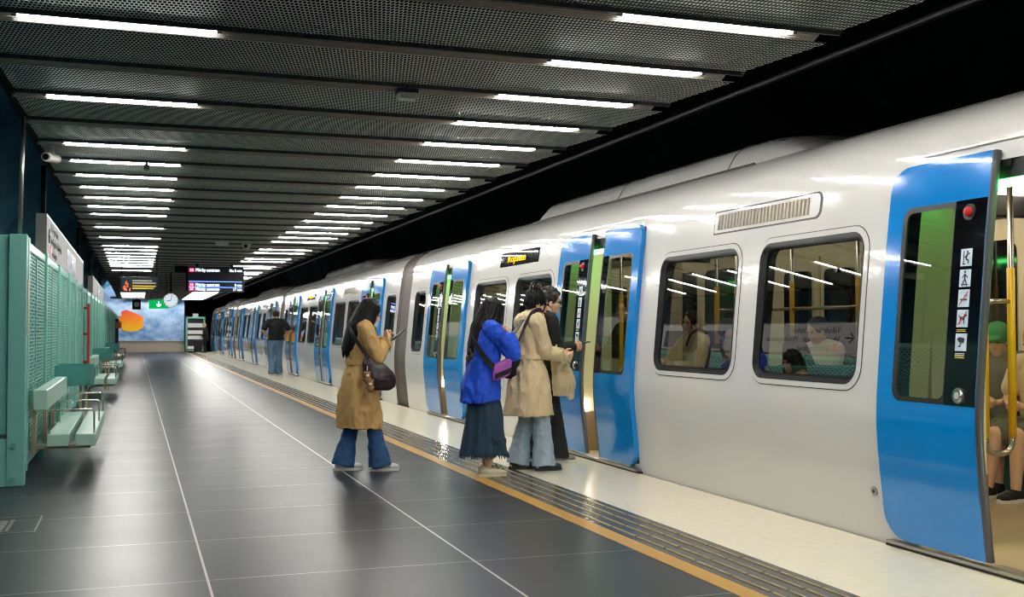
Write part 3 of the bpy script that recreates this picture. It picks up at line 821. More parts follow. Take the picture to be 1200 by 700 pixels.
# copies for the other cars
CAR_LABEL = ['second white metro car, behind the dark bellows next to the woman in tan', 'third white metro car, beyond the man in the black T-shirt', 'farthest white metro car at the end of the platform']
for k in range(3):
    c2 = copy_tree(car); c2.location = (CX, ORG[1] + PITCH_CAR * (k + 1), 0); c2['label'] = CAR_LABEL[k]
# the last car ends in a closed dark nose plate
bm = B()
y = CAR1 + PITCH_CAR * 3 + 0.82
f = bm.faces.new([bm.verts.new((x, y, z)) for x, z in full]); obj('end_plate', bm, 'rubber_grey', c2, (CX, ORG[1] + PITCH_CAR * 3, 0))
# ------------------------------------------------------------------ teal partition along the left side
PX = -0.85
def partition(y, length, label, grp=None):
    t = thing('partition_panel', label, 'partition', (PX, y, 0), 0, grp)
    o_ = (PX, y, 0)
    bm = B(); box(bm, PX - 0.07, PX + 0.015, y, y + 0.10, 0.10, 2.04, 0.006); obj('post', bm, 'teal', t, o_)
    bm = B(); box(bm, PX - 0.045, PX - 0.005, y + 0.10, y + length, 1.95, 2.02, 0.004); box(bm, PX - 0.045, PX - 0.005, y + 0.10, y + length, 0.12, 0.2, 0.004)
    for q in (0.5,): box(bm, PX - 0.045, PX - 0.002, y + length * q, y + length * q + 0.035, 0.2, 1.95, 0.003)
    obj('frame', bm, 'teal', t, o_)
    bm = B(); quad(bm, [(PX - 0.012, y + 0.1, 0.2), (PX - 0.012, y + length, 0.2), (PX - 0.012, y + length, 1.95), (PX - 0.012, y + 0.1, 1.95)]); obj('perforated_sheet', bm, 'teal_perf', t, o_)
    bm = B(); box(bm, PX - 0.06, PX, y + 0.02, y + 0.08, 0.0, 0.12); obj('foot', bm, 'teal_dark', t, o_)
    return t
np_ = 0
y = 9.88
while y < 63:
    np_ += 1
    partition(y, 2.0, ('%s perforated teal partition panel counted from the solid teal end panel' % ORD[np_ - 1]) if np_ <= 10 else 'perforated teal partition panel far down the left side, beyond the tenth', 'perforated teal partition panels')
    y += 2.0
# solid end panel facing the camera
t = thing('end_panel', 'solid teal end panel with corner post and bolted foot plate at the left edge', 'partition', (-1.3, 9.75, 0)); o_ = (-1.3, 9.75, 0)
bm = B(); box(bm, -0.975, -0.84, 9.72, 9.86, 0.0, 2.055, 0.008); obj('corner_post', bm, 'teal', t, o_)
bm = B(); box(bm, -1.95, -0.98, 9.76, 9.84, 0.42, 2.05, 0.006); obj('solid_sheet', bm, 'teal', t, o_)
bm = B(); box(bm, -1.95, -0.975, 9.735, 9.85, 0.0, 0.385, 0.006); fp = obj('foot_plate', bm, 'teal', t, o_)
for z in (0.06, 0.33):
    for x in (-0.925, -1.05):
        bm = B(); tube(bm, [(x, 9.70, z), (x, 9.74, z)], 0.022, 6); obj('bolt', bm, 'teal_dark', fp, o_)
bm = B(); box(bm, -0.842, -0.832, 9.80, 9.85, 1.22, 1.68, 0.003); obj('latch_strip', bm, 'beige_post', t, o_)
bm = B(); cyl(bm, (-0.90, 9.78, 2.05), (-0.885, 9.78, 3.06), 0.017, 12)
tag(obj('suspension_rod', bm, 'metal', smooth=True), 'thin grey rod rising from the teal corner post to the ceiling', 'rod')

# benches, half-round ledges
def bench(y, label):
    t = thing('bench', label, 'bench', (PX + 0.02, y, 0), 0, 'teal slatted benches along the partition'); o_ = (PX + 0.02, y, 0)
    for xa, xb in ((-0.70, -0.525), (-0.475, -0.31)):
        bm = B(); box(bm, xa, xb, y, y + 2.75, 0.275, 0.38, 0.008); obj('seat_slat', bm, 'seat_slat', t, o_)
    bm = B(); box(bm, -0.795, -0.685, y - 0.2, y + 2.6, 0.60, 0.77, 0.008); obj('backrest', bm, 'seat_slat', t, o_)
    for yy in (y + 0.25, y + 1.4, y + 2.5):
        bm = B(); box(bm, PX + 0.017, -0.36, yy - 0.03, yy + 0.03, 0.235, 0.275, 0.004); box(bm, PX + 0.017, PX + 0.05, yy - 0.04, yy + 0.04, 0.2, 0.75); obj('bracket', bm, 'beige_post', t, o_)
    for yy in (y + 0.03, y + 1.35, y + 2.68):
        bm = B(); tube(bm, bend([(-0.68, yy, 0.36), (-0.68, yy, 0.585), (-0.325, yy, 0.585), (-0.325, yy, 0.36)], 0.03), 0.0085, 8); obj('arm_loop', bm, 'steel', t, o_, True)
    return t
for i, (y, l) in enumerate(((10.1, 'nearest teal slatted bench with steel arm loops beside the end panel'), (21.3, 'second teal slatted bench along the partition, past the nearest half-round ledge'), (31.3, 'third teal slatted bench far along the partition'), (41.3, 'fourth and farthest teal slatted bench along the partition'))):
    bench(y, l)
def ledge(y, label):
    t = thing('curved_ledge', label, 'ledge', (-0.7, y, 0), 0, 'half-round teal ledges'); o_ = (-0.7, y, 0)
    bm = B(); n = 14; r = 0.40; cx = PX + 0.02
    pts = [(cx + 0.002 + r * math.sin(PI * i / n), y - r * 0.95 * math.cos(PI * i / n) + 0.3) for i in range(n + 1)]
    for (z0, z1, rr_) in ((0.65, 0.88, 1.0),):
        a = [bm.verts.new((x, yy, z0)) for x, yy in pts]; b = [bm.verts.new((x, yy, z1)) for x, yy in pts]
        for i in range(n): bm.faces.new((a[i], a[i + 1], b[i + 1], b[i]))
        r_ = bmesh.ops.solidify(bm, geom=list(bm.faces), thickness=0.015)
    obj('curved_band', bm, 'teal_dark', t, o_)
    bm = B(); f = bm.faces.new([bm.verts.new((x, yy, 0.66)) for x, yy in pts]); e = bmesh.ops.extrude_face_region(bm, geom=[f]); bmesh.ops.translate(bm, verts=[v for v in e['geom'] if isinstance(v, bmesh.types.BMVert)], vec=(0, 0, 0.02)); obj('shelf', bm, 'teal_dark', t, o_)
    for x in (-0.575, -0.515):
        bm = B(); box(bm, x - 0.014, x + 0.014, y + 0.28, y + 0.32, 0.0, 0.665); obj('post', bm, 'beige_post', t, o_)
for y, l in ((13.05, 'nearest half-round teal ledge on beige posts, just past the nearest bench'), (24.4, 'second half-round teal ledge, past the second bench'), (34.4, 'third and farthest half-round teal ledge along the partition')): ledge(y, l)
# red grab rail
t = thing('red_rail', 'red vertical rail with brackets on the teal partition', 'rail', (PX, 20.9, 0.6)); o_ = (PX, 20.9, 0.6)
bm = B(); box(bm, PX + 0.05, PX + 0.09, 20.75, 20.95, 0.62, 1.74, 0.01); obj('rail', bm, 'red', t, o_)
for z in (0.7, 1.2, 1.66):
    bm = B(); box(bm, PX - 0.02, PX + 0.07, 20.82, 20.88, z - 0.02, z + 0.02); obj('bracket', bm, 'red', t, o_)

# direction boards above the partition
def board(y0, y1, z0, z1, label, texts, blue):
    t = thing('direction_board', label, 'sign', (-0.92, (y0 + y1) / 2, z0), 0, 'white direction boards'); o_ = (-0.92, (y0 + y1) / 2, z0)
    bm = B(); box(bm, -1.02, -0.905, y0, y1, z0, z1, 0.006); obj('case', bm, 'metal', t, o_)
    bm = B(); box(bm, -0.906, -0.9, y0 + 0.03, y1 - 0.03, z0 + 0.03, z1 - 0.03); obj('face', bm, 'sign_lit', t, o_)
    bm = B()
    for (s_, y, z, sz) in texts: text_bm(bm, s_, sz, axes((-0.898, y, z), (0, 1, 0), (0, 0, 1)))
    if texts:   # arrow pointing along the platform
        for (ya, za, yb, zb) in ((y0 + 0.12, 2.30, y0 + 0.30, 2.30), (y0 + 0.12, 2.30, y0 + 0.20, 2.37), (y0 + 0.12, 2.30, y0 + 0.20, 2.23)):
            tube(bm, [(-0.898, ya, za), (-0.898, yb, zb)], 0.012, 6)
    if len(bm.verts): obj('lettering', bm, 'ink', t, o_)
    else: bm.free()
    if texts:
        bm = B(); box(bm, -0.9, -0.896, y0 + 0.48, y0 + 0.60, 2.09, 2.21); obj('bus_symbol', bm, 'redink', t, o_)
    bm = B(); box(bm, -0.9, -0.896, blue[0], blue[1], z0 + 0.05, z0 + 0.36); bl = obj('blue_field', bm, 'navy', t, o_)
    bm = B(); ym = (blue[0] + blue[1]) / 2; zm = z0 + 0.2
    for (ya, za, yb, zb) in ((ym - 0.25, zm, ym + 0.25, zm), (ym - 0.25, zm, ym - 0.12, zm + 0.07), (ym - 0.25, zm, ym - 0.12, zm - 0.07)):
        tube(bm, [(-0.896, ya, za), (-0.896, yb, zb)], 0.009, 6)
    obj('arrow', bm, 'whiteink', bl, o_)
    for yy in (y0 + 0.4, y1 - 0.4):
        bm = B(); box(bm, -1.0, -0.95, yy - 0.03, yy + 0.03, z1, 3.1); box(bm, -0.99, -0.96, yy - 0.03, yy + 0.03, 1.95, z0); obj('hanger', bm, 'void', t, o_)
board(12.75, 21.4, 2.04, 2.53, 'nearest long white direction board above the teal partition, with a blue arrow field',
      [('Valhallavägen · Stadion', 13.2, 2.37, 0.135), ('Idrottshögskolan · Musikhögskolan', 13.2, 2.235, 0.135), ('Ersättningsbuss', 13.38, 2.10, 0.135)], (16.4, 18.6))
board(26.5, 34.8, 2.0, 2.5, 'farther white direction board above the teal partition', [], (29.5, 31.5))

# ------------------------------------------------------------------ hanging signs
o_ = (2.0, 30, 2.3)
t = thing('departure_board', 'black departure board with glowing white rows hanging over the platform', 'departure board', o_)
bm = B(); box(bm, 1.29, 2.76, 30.0, 30.14, 2.28, 2.95, 0.01); obj('case', bm, 'screen_dark', t, o_)
bm = B(); box(bm, 0.98, 1.29, 30.02, 30.12, 2.80, 2.97); obj('side_bar', bm, 'void', t, o_)
bm = B(); box(bm, 1.26, 1.30, 29.99, 30.13, 2.30, 2.93); obj('end_strip', bm, 'void', t, o_)
for z in (2.82, 2.43, 2.315):
    bm = B(); box(bm, 1.345, 1.465, 29.99, 30.0, z - 0.005, z + 0.085); bd = obj('line_badge', bm, 'screen_red', t, o_)
    bm = B(); text_bm(bm, '14', 0.085, axes((1.36, 29.985, z + 0.01), (1, 0, 0), (0, 0, 1))); obj('digits', bm, 'screen_white', bd, o_)
    bm = B(); text_bm(bm, 'Mörby centrum', 0.125, axes((1.50, 29.99, z), (1, 0, 0), (0, 0, 1)) @ Matrix.Diagonal((0.78, 1, 1, 1))); text_bm(bm, 'Nu 0 min' if z > 2.8 else ('8 min' if z > 2.4 else '17 min'), 0.11, axes((2.70, 29.99, z), (1, 0, 0), (0, 0, 1)) @ Matrix.Diagonal((0.78, 1, 1, 1)), align='RIGHT'); obj('row_text', bm, 'screen_white', t, o_)
for z in (2.40, 2.55):
    bm = B(); box(bm, 1.33, 2.70, 29.994, 30.0, z, z + 0.012); obj('row_line', bm, 'screen_blue', t, o_)
for x in (1.55, 2.45):
    bm = B(); box(bm, x - 0.03, x + 0.03, 30.04, 30.10, 2.94, 3.08); obj('hanger', bm, 'void', t, o_)
o_ = (0.1, 26, 2.1)
t = thing('hanging_sign', 'dark hanging sign with a colourful picture and yellow lines of text', 'sign', o_)
bm = B(); box(bm, -0.32, 0.49, 26.0, 26.06, 2.12, 2.47, 0.006); obj('panel', bm, 'sign_dark', t, o_)
bm = B()
for (x, z, w, h_, mi) in ((-0.22, 2.16, .10, .06, 0), (-0.24, 2.2, .07, .07, 1), (-0.17, 2.23, .06, .10, 2), (-0.2, 2.3, .05, .07, 1), (-0.12, 2.15, .05, .07, 2)):
    tube(bm, [(x, 25.998, z), (x + w * 0.2, 25.998, z + h_)], [w / 2, w / 5], 7)
obj('picture', bm, 'orange', t, o_)
bm = B()
for z, xe in ((2.38, 0.36), (2.33, 0.44)): box(bm, -0.06, xe, 25.993, 26.0, z - 0.012, z + 0.012)
obj('pale_text', bm, 'grey_box', t, o_)
bm = B()
for z, xe in ((2.26, 0.44), (2.21, 0.40)): box(bm, -0.06, xe, 25.993, 26.0, z - 0.014, z + 0.014)
obj('yellow_text', bm, 'yellowink', t, o_)
for x in (-0.29, 0.46):
    bm = B(); box(bm, x - 0.012, x + 0.012, 26.01, 26.05, 2.46, 3.07); obj('hanger', bm, 'void', t, o_)
o_ = (1.03, 35, 2.18)
t = thing('platform_clock', 'round white platform clock hanging beside the green exit sign', 'clock', o_)
bm = B(); cyl(bm, (1.03, 34.96, 2.18), (1.03, 35.06, 2.18), 0.225, 32); obj('rim', bm, 'metal', t, o_)
bm = B(); cyl(bm, (1.03, 34.945, 2.18), (1.03, 34.962, 2.18), 0.205, 32); fc_ = obj('face', bm, 'clock_face', t, o_)
for a in range(12):
    bm = B(); c_, s_ = math.cos(a * PI / 6), math.sin(a * PI / 6); tube(bm, [(1.03 + .155 * c_, 34.942, 2.18 + .155 * s_), (1.03 + .185 * c_, 34.942, 2.18 + .185 * s_)], 0.008, 5); obj('hour_mark', bm, 'ink', fc_, o_)
bm = B(); tube(bm, [(1.03, 34.938, 2.18), (0.90, 34.938, 2.15)], 0.011, 6); obj('hour_hand', bm, 'ink', t, o_)
bm = B(); tube(bm, [(1.03, 34.935, 2.18), (1.06, 34.935, 2.34)], 0.008, 6); obj('minute_hand', bm, 'ink', t, o_)
bm = B(); cyl(bm, (1.03, 35.01, 2.39), (1.03, 35.01, 3.07), 0.02, 8); obj('hanger', bm, 'void', t, o_)
o_ = (0.7, 38, 2.0)
t = thing('exit_sign', 'green lit exit sign with a white arrow left of the clock', 'sign', o_)
bm = B(); box(bm, 0.43, 1.05, 38.0, 38.1, 1.98, 2.27, 0.008); obj('case', bm, 'exit_green', t, o_)
bm = B(); tube(bm, [(0.74, 37.99, 2.21), (0.74, 37.99, 2.05)], 0.02, 6); tube(bm, [(0.67, 37.99, 2.12), (0.74, 37.99, 2.05)], 0.018, 6); tube(bm, [(0.81, 37.99, 2.12), (0.74, 37.99, 2.05)], 0.018, 6); obj('arrow', bm, 'screen_white', t, o_)
for x in (0.5, 0.98):
    bm = B(); cyl(bm, (x, 38.05, 2.26), (x, 38.05, 3.07), 0.012, 6); obj('hanger', bm, 'void', t, o_)
o_ = (0.04, 36, 1.9)
t = thing('hanging_box', 'small square black sign hanging left of the green exit sign', 'sign', o_)
bm = B(); box(bm, -0.085, 0.17, 36, 36.08, 1.91, 2.23, 0.01); obj('case', bm, 'void', t, o_)
bm = B(); cyl(bm, (0.045, 35.995, 2.07), (0.045, 36.0, 2.07), 0.08, 20); obj('ring_mark', bm, 'rubber_grey', t, o_)
bm = B(); cyl(bm, (0.045, 36.04, 2.22), (0.045, 36.04, 3.07), 0.012, 6); obj('hanger', bm, 'void', t, o_)
# small devices under the ceiling
o_ = (1.86, 7.80, 2.98)
t = thing('ceiling_box', 'small pale box on a ceiling beam between the two light rows', 'ceiling device', o_)
bm = B(); box(bm, 1.80, 1.93, 7.70, 7.80, 2.952, 3.0, 0.006); obj('housing', bm, 'grey_box', t, o_)
bm = B(); box(bm, 1.79, 1.94, 7.71, 7.83, 2.998, 3.03); obj('mount', bm, 'flange', t, o_)
o_ = (-0.78, 11.4, 2.95)
t = thing('security_camera', 'pale security camera under the ceiling at the left row of lights', 'camera', o_)
bm = B(); tube(bm, [(-0.82, 11.3, 2.93), (-0.74, 11.55, 2.95)], 0.045, 14); obj('housing', bm, 'grey_box', t, o_)
bm = B(); tube(bm, [(-0.823, 11.292, 2.929), (-0.82, 11.30, 2.93)], 0.03, 14); obj('lens', bm, 'black_gloss', t, o_)
bm = B(); cyl(bm, (-0.78, 11.42, 2.95), (-0.78, 11.42, 3.05), 0.025, 8); obj('mount', bm, 'grey_box', t, o_)
o_ = (2.12, 22.6, 2.95)
t = thing('dome_camera', 'grey dome camera under the ceiling, nearest of two round devices', 'camera', o_)
bm = B(); cyl(bm, (2.12, 22.6, 3.0), (2.12, 22.6, 3.06), 0.10, 18); obj('mount', bm, 'metal', t, o_)
bm = B(); ball(bm, (2.12, 22.6, 2.98), 0.085, 2); obj('dome', bm, 'grey_box', t, o_, True)
bm = B(); ball(bm, (2.10, 22.53, 2.96), 0.04, 2); obj('lens', bm, 'black_gloss', t, o_, True)
bm = B(); tube(bm, [(1.66, 22.9, 3.0), (1.66, 22.9, 3.06)], [0.12, 0.14], 20); tag(obj('smoke_detector', bm, 'grey_box'), 'flat pale round detector on the ceiling left of the dome camera', 'detector')
bm = B(); box(bm, 0.07, 0.13, 12.04, 12.13, 2.955, 3.0, 0.004); box(bm, 0.085, 0.115, 12.06, 12.11, 2.998, 3.05); tag(obj('cable_bracket', bm, 'flange'), 'small dark bracket crossing the fourth tube light of the left ceiling row', 'bracket')
# hatch in the floor
t = thing('floor_hatch', 'small metal-framed hatch in the dark floor at the left edge', 'hatch', (-0.9, 7.8, 0)); o_ = (-0.9, 7.8, 0)
bm = B(); box(bm, -1.3, -0.58, 7.50, 7.515, 0, 0.003); box(bm, -1.3, -0.58, 8.12, 8.135, 0, 0.003); box(bm, -0.592, -0.58, 7.50, 8.135, 0, 0.003); box(bm, -0.765, -0.745, 7.56, 8.02, 0, 0.004); box(bm, -1.3, -0.75, 7.56, 7.575, 0, 0.004); box(bm, -1.3, -0.75, 8.005, 8.02, 0, 0.004); obj('frame', bm, 'metal', t, o_)
bm = B()
for i in range(8): box(bm, -1.28, -0.78, 7.60 + i * 0.05, 7.62 + i * 0.05, 0, 0.003)
obj('grate', bm, 'grey_box', t, o_)

# ------------------------------------------------------------------ far end
o_ = (3.26, 64.5, 0)
t = thing('information_stand', 'tall teal framed stand with white notices at the far end of the platform', 'stand', o_)
bm = B(); box(bm, 2.72, 2.82, 64.4, 64.6, 0, 2.0, 0.01); box(bm, 3.68, 3.78, 64.4, 64.6, 0, 2.0, 0.01); box(bm, 2.72, 3.78, 64.4, 64.6, 1.92, 2.02, 0.01); box(bm, 2.72, 3.78, 64.4, 64.6, 0.08, 0.16, 0.01); obj('frame', bm, 'teal', t, o_)
bm = B(); box(bm, 2.82, 3.68, 64.48, 64.52, 0.16, 1.92); obj('glass_panel', bm, 'screen_dark', t, o_)
for z0, z1 in ((1.42, 1.66), (1.05, 1.25), (0.75, 0.95), (0.2, 0.36)):
    bm = B(); box(bm, 2.84, 3.64, 64.46, 64.48, z0, z1); obj('notice', bm, 'sign_lit', t, o_)
bm = B(); box(bm, 3.1, 3.4, 64.42, 64.58, 2.02, 2.2, 0.01); obj('top_box', bm, 'grey_box', t, o_)
o_ = (-0.72, 50, 0)
t = thing('banner_stand', 'narrow navy banner with an orange top at the far end of the partition', 'banner', o_)
bm = B(); box(bm, -0.80, -0.66, 50.0, 50.06, 0.4, 1.75, 0.01); obj('banner', bm, 'navy', t, o_)
bm = B(); box(bm, -0.78, -0.55, 49.98, 50.0, 1.35, 1.62); obj('orange_field', bm, 'orange', t, o_)
bm = B(); box(bm, -0.76, -0.70, 50.01, 50.05, 0, 0.4); box(bm, -0.85, -0.62, 49.9, 50.15, 0, 0.03); obj('base', bm, 'metal', t, o_)
# wash light on the painted end wall
for i, x in enumerate((-0.4, 1.6)):
    t = thing('wall_light', 'long lamp under the ceiling edge washing the painted end wall, %s half' % ('left' if i == 0 else 'right'), 'wall light', (x, 64.6, 3.0)); o_ = (x, 64.6, 3.0)
    bm = B(); box(bm, x - 0.9, x + 0.9, 64.5, 64.6, 3.03, 3.12, 0.01); obj('housing', bm, 'flange', t, o_)
    bm = B(); tube(bm, [(x - 0.88, 64.63, 3.07), (x + 0.88, 64.63, 3.07)], 0.02, 8); obj('tube', bm, 'tube', t, o_)
# ------------------------------------------------------------------ people
def chain(bm, pts, rad, seg=12):
    """tapered limb: cones between joints, balls at the joints (closed solids, fused afterwards)"""
    pts = [V(p) for p in pts]
    if isinstance(rad, (int, float)): rad = [rad] * len(pts)
    for p, r in zip(pts, rad): ball(bm, p, r, 2)
    for a, b, ra, rb in zip(pts, pts[1:], rad, rad[1:]):
        if (b - a).length > 1e-4: tube(bm, [a, b], [ra, rb], seg)
def loft(bm, rings, seg=28):
    """closed stack of ellipses; ring = (z, cx, cy, rx, ry[, fold depth, fold count, phase, tilt])"""
    rows = []
    for r in rings:
        z, cx, cy, rx, ry = r[:5]; fd, fn, ph, ti = (list(r[5:]) + [0, 0, 0, 0])[:4]
        row = []
        for k in range(seg):
            a = 2 * PI * k / seg; m_ = 1 + fd * math.sin(fn * a + ph) + fd * 0.5 * math.sin((fn * 1.7 + 1) // 1 * a + ph * 2.3)
            x = rx * math.cos(a) * m_; y = ry * math.sin(a) * m_
            row.append(bm.verts.new((cx + x, cy + y, z + ti * x)))
        rows.append(row)
    for a, b in zip(rows, rows[1:]):
        for k in range(seg): bm.faces.new((a[k], a[(k + 1) % seg], b[(k + 1) % seg], b[k]))
    bm.faces.new(list(reversed(rows[0]))); bm.faces.new(rows[-1])
def fused(name, bm, voxel, mat, parent, smooth=4, wrinkle=0.0, wscale=12, wstretch=(1, 1, 1)):
    """one continuous skin over overlapping closed solids"""
    bmesh.ops.recalc_face_normals(bm, faces=bm.faces)
    me = bpy.data.meshes.new(name); bm.to_mesh(me); bm.free()
    o = bpy.data.objects.new('fuse', me); COL.objects.link(o)
    m_ = o.modifiers.new('r', 'REMESH'); m_.mode = 'VOXEL'; m_.voxel_size = voxel
    if smooth:
        s = o.modifiers.new('s', 'SMOOTH'); s.factor = 0.5; s.iterations = smooth
    dg = bpy.context.evaluated_depsgraph_get(); out = bpy.data.meshes.new_from_object(o.evaluated_get(dg))
    bpy.data.objects.remove(o); bpy.data.meshes.remove(me)
    if wrinkle:
        ns = [v.normal.copy() for v in out.vertices]
        for v, n in zip(out.vertices, ns):
            p = v.co; q = V((p.x * wstretch[0], p.y * wstretch[1], p.z * wstretch[2])) * wscale
            v.co = p + n * (noise.noise(q) * 0.55 + (0.25 - abs(noise.noise(q * 1.5 + V((3, 1, 7))))) * 0.9 + (0.25 - abs(noise.noise(q * 2.9 + V((5, 2, 1))))) * 0.35) * wrinkle
    out.materials.clear()
    return obj(name, out, mat, parent, smooth=True)
def ik(a, b, l1, l2, pole):
    a, b = V(a), V(b); d = b - a; L = min(d.length, (l1 + l2) * 0.999); u = d.normalized()
    x = (l1 * l1 - l2 * l2 + L * L) / (2 * L); h = math.sqrt(max(0, l1 * l1 - x * x))
    p = V(pole); p = (p - u * p.dot(u)).normalized()
    return a + u * x + p * h
def hand(bm, w, d, palm, thumb_side, curl, s):
    """palm, four unequal fingers with bends, thumb from the side of the palm"""
    d = V(d).normalized(); n = V(palm); n = (n - d * n.dot(d)).normalized(); sd = d.cross(n) * thumb_side
    w = V(w)
    rot = Matrix((d, sd, n)).transposed()
    ball(bm, w + d * 0.045 * s, (0.05 * s, 0.04 * s, 0.0155 * s), 2, rot)
    for i, (off, ln) in enumerate(((0.030, 0.066), (0.0105, 0.074), (-0.0095, 0.069), (-0.0285, 0.053))):
        p = w + (d * 0.078 + sd * off) * s; dd = d + sd * off * 1.5; a = 0.15
        pts = [p - d * 0.03 * s, p]; rs = [0.0095 * s, 0.0093 * s]
        for j, (f, r) in enumerate(((0.45, 0.0085), (0.32, 0.0075), (0.23, 0.0062))):
            a += curl * (0.75 if j == 0 else 0.9); p = p + (dd * math.cos(a) + n * math.sin(a)).normalized() * ln * f * s
            pts.append(p); rs.append(r * s)
        chain(bm, pts, rs, 8)
    p0 = w + (d * 0.022 + sd * 0.028) * s; p1 = p0 + (d * 0.032 + sd * 0.026 + n * 0.012) * s; p2 = p1 + (d * 0.028 + sd * 0.002 + n * 0.016 * (0.5 + curl)) * s
    chain(bm, [p0, p1, p2], [0.0125 * s, 0.0102 * s, 0.008 * s], 8)

class Figure:
    """a person; local x is where the body faces, y its left, z up"""
    def __init__(s, label, loc, rz, H, feet, arms, head=(0, 0, 0), lean=0.03, hip=None, seated=False, skin='skin', female=True, group=None, voxel=0.0055):
        s.H = H; s.t = thing('person', label, 'person', loc, rz, group); s.skin = skin; s.vox = voxel
        k = H
        hz = hip[2] if hip else 0.525 * k; hx, hy = (hip[0], hip[1]) if hip else ((feet[0][0] + feet[1][0]) / 2 - 0.02, 0)
        s.hipc = V((hx, hy, hz)); up = V((lean, 0, 1)).normalized(); s.up = up
        s.chest = s.hipc + up * 0.20 * k; s.neck = s.hipc + up * 0.305 * k
        shw = (0.100 if female else 0.118) * k
        s.sh = [s.hipc + up * 0.285 * k + V((0, shw * q, 0)) for q in (1, -1)]
        s.hips = [s.hipc + V((0, 0.052 * k * q, 0)) for q in (1, -1)]
        s.ank = [V((f[0] - 0.0 * k, f[1], f[2] if len(f) > 3 else 0.075)) for f in feet]; s.fyaw = [f[-1] for f in feet]
        kp = (1, 0, 0.9) if seated else (1, 0, 0.05)
        s.knee = [ik(a, b, 0.243 * k, 0.243 * k, V(kp)) for a, b in zip(s.hips, s.ank)]
        s.arms = arms; s.elb = []; s.wr = []
        for i, a in enumerate(arms):
            w = s.sh[i] + V(a['w']) if a.get('rel') else V(a['w'])
            L = 0.172 * k + 0.152 * k
            if (w - s.sh[i]).length > L * 0.995: w = s.sh[i] + (w - s.sh[i]).normalized() * L * 0.995
            s.elb.append(ik(s.sh[i], w, 0.172 * k, 0.152 * k, V(a['pole']))); s.wr.append(w)
        # head frame
        pitch, hyaw, roll = head
        f = V((math.cos(pitch) * math.cos(hyaw), math.cos(pitch) * math.sin(hyaw), -math.sin(pitch)))
        l = V((-math.sin(hyaw), math.cos(hyaw), 0)); u = f.cross(l)
        s.hf, s.hl, s.hu = f, l, u; s.hs = k / 1.70
        s.hc = s.neck + V((0.012, 0, 0.045)) * k * 0.8 + (u * 0.05 + f * 0.022) * k
        s.female = female
    def hp(s, x, y, z): return s.hc + (s.hf * x + s.hl * y + s.hu * z) * s.hs
    def hrot(s): return Matrix((s.hf, s.hl, s.hu)).transposed()
    def body(s, barelegs=False):
        bm = B(); k = s.H; R = s.hrot(); hs = s.hs; up = s.up
        fe = s.female
        ball(bm, s.hipc + up * 0.01 * k, (0.066 * k, 0.095 * k, 0.075 * k)); ball(bm, s.hipc + up * 0.09 * k, (0.056 * k, 0.078 * k, 0.08 * k))
        ball(bm, s.hipc + up * 0.19 * k, (0.062 * k, 0.088 * k, 0.085 * k)); ball(bm, s.hipc + up * 0.25 * k, (0.052 * k, 0.09 * k, 0.05 * k))
        chain(bm, [s.sh[0] * 0.85 + s.sh[1] * 0.15, s.neck, s.sh[1] * 0.85 + s.sh[0] * 0.15], [0.034 * k, 0.04 * k, 0.034 * k])
        chain(bm, [s.neck - V((0, 0, 0.02 * k)), s.hp(-0.015, 0, -0.06)], [0.036 * k, 0.032 * k])
        for i in (0, 1):
            chain(bm, [s.hips[i], s.hips[i] * 0.5 + s.knee[i] * 0.5, s.knee[i]], [0.052 * k, 0.044 * k, 0.032 * k])
            c = s.knee[i] * 0.68 + s.ank[i] * 0.32 - V((0.012, 0, 0))
            chain(bm, [s.knee[i], c, s.ank[i]], [0.031 * k, 0.033 * k, 0.021 * k])
            fx = V((math.cos(s.fyaw[i]), math.sin(s.fyaw[i]), 0)); a = s.ank[i]
            chain(bm, [a - fx * 0.03 * k - V((0, 0, 0.02 * k)), a + fx * 0.05 * k - V((0, 0, 0.025 * k)), a + fx * 0.095 * k - V((0, 0, 0.032 * k))], [0.018 * k, 0.018 * k, 0.012 * k])
            chain(bm, [s.sh[i], s.elb[i], s.wr[i]], [0.030 * k, 0.0235 * k, 0.0155 * k])
            a = s.arms[i]
            hand(bm, s.wr[i], a.get('d', (s.wr[i] - s.elb[i])), a.get('palm', (0, 1 if i else -1, 0)), a.get('ts', 1), a.get('curl', 0.5), k / 1.72)
        # head
        ball(bm, s.hp(-0.012, 0, 0.028), (0.098 * hs, 0.077 * hs, 0.092 * hs), 3, R)
        ball(bm, s.hp(0.022, 0, -0.035), (0.068 * hs, 0.060 * hs, 0.078 * hs), 3, R)
        ball(bm, s.hp(0.062, 0, -0.094), (0.026 * hs, 0.028 * hs, 0.020 * hs), 2, R)
        chain(bm, [s.hp(0.082, 0, 0.005), s.hp(0.104, 0, -0.030)], [0.009 * hs, 0.0125 * hs], 8)
        for q in (1, -1):
            ball(bm, s.hp(0.092, q * 0.009, -0.034), 0.009 * hs, 1)
            ball(bm, s.hp(-0.008, q * 0.076, -0.018), (0.018 * hs, 0.010 * hs, 0.032 * hs), 2, R)
            ball(bm, s.hp(0.045, q * 0.036, -0.03), (0.032 * hs, 0.022 * hs, 0.028 * hs), 2, R)
        ball(bm, s.hp(0.078, 0, 0.028), (0.016 * hs, 0.045 * hs, 0.010 * hs), 2, R)
        ball(bm, s.hp(0.083, 0, -0.060), (0.012 * hs, 0.023 * hs, 0.0062 * hs), 2, R); ball(bm, s.hp(0.081, 0, -0.070), (0.012 * hs, 0.020 * hs, 0.007 * hs), 2, R)
        s.b = fused('body', bm, s.vox, s.skin, s.t, 2)
        for q in (1, -1):
            bm = B(); ball(bm, s.hp(0.077, q * 0.032, 0.004), (0.010 * hs, 0.014 * hs, 0.006 * hs), 2, R); obj('eye', bm, 'ink', s.t, smooth=True)
        return s
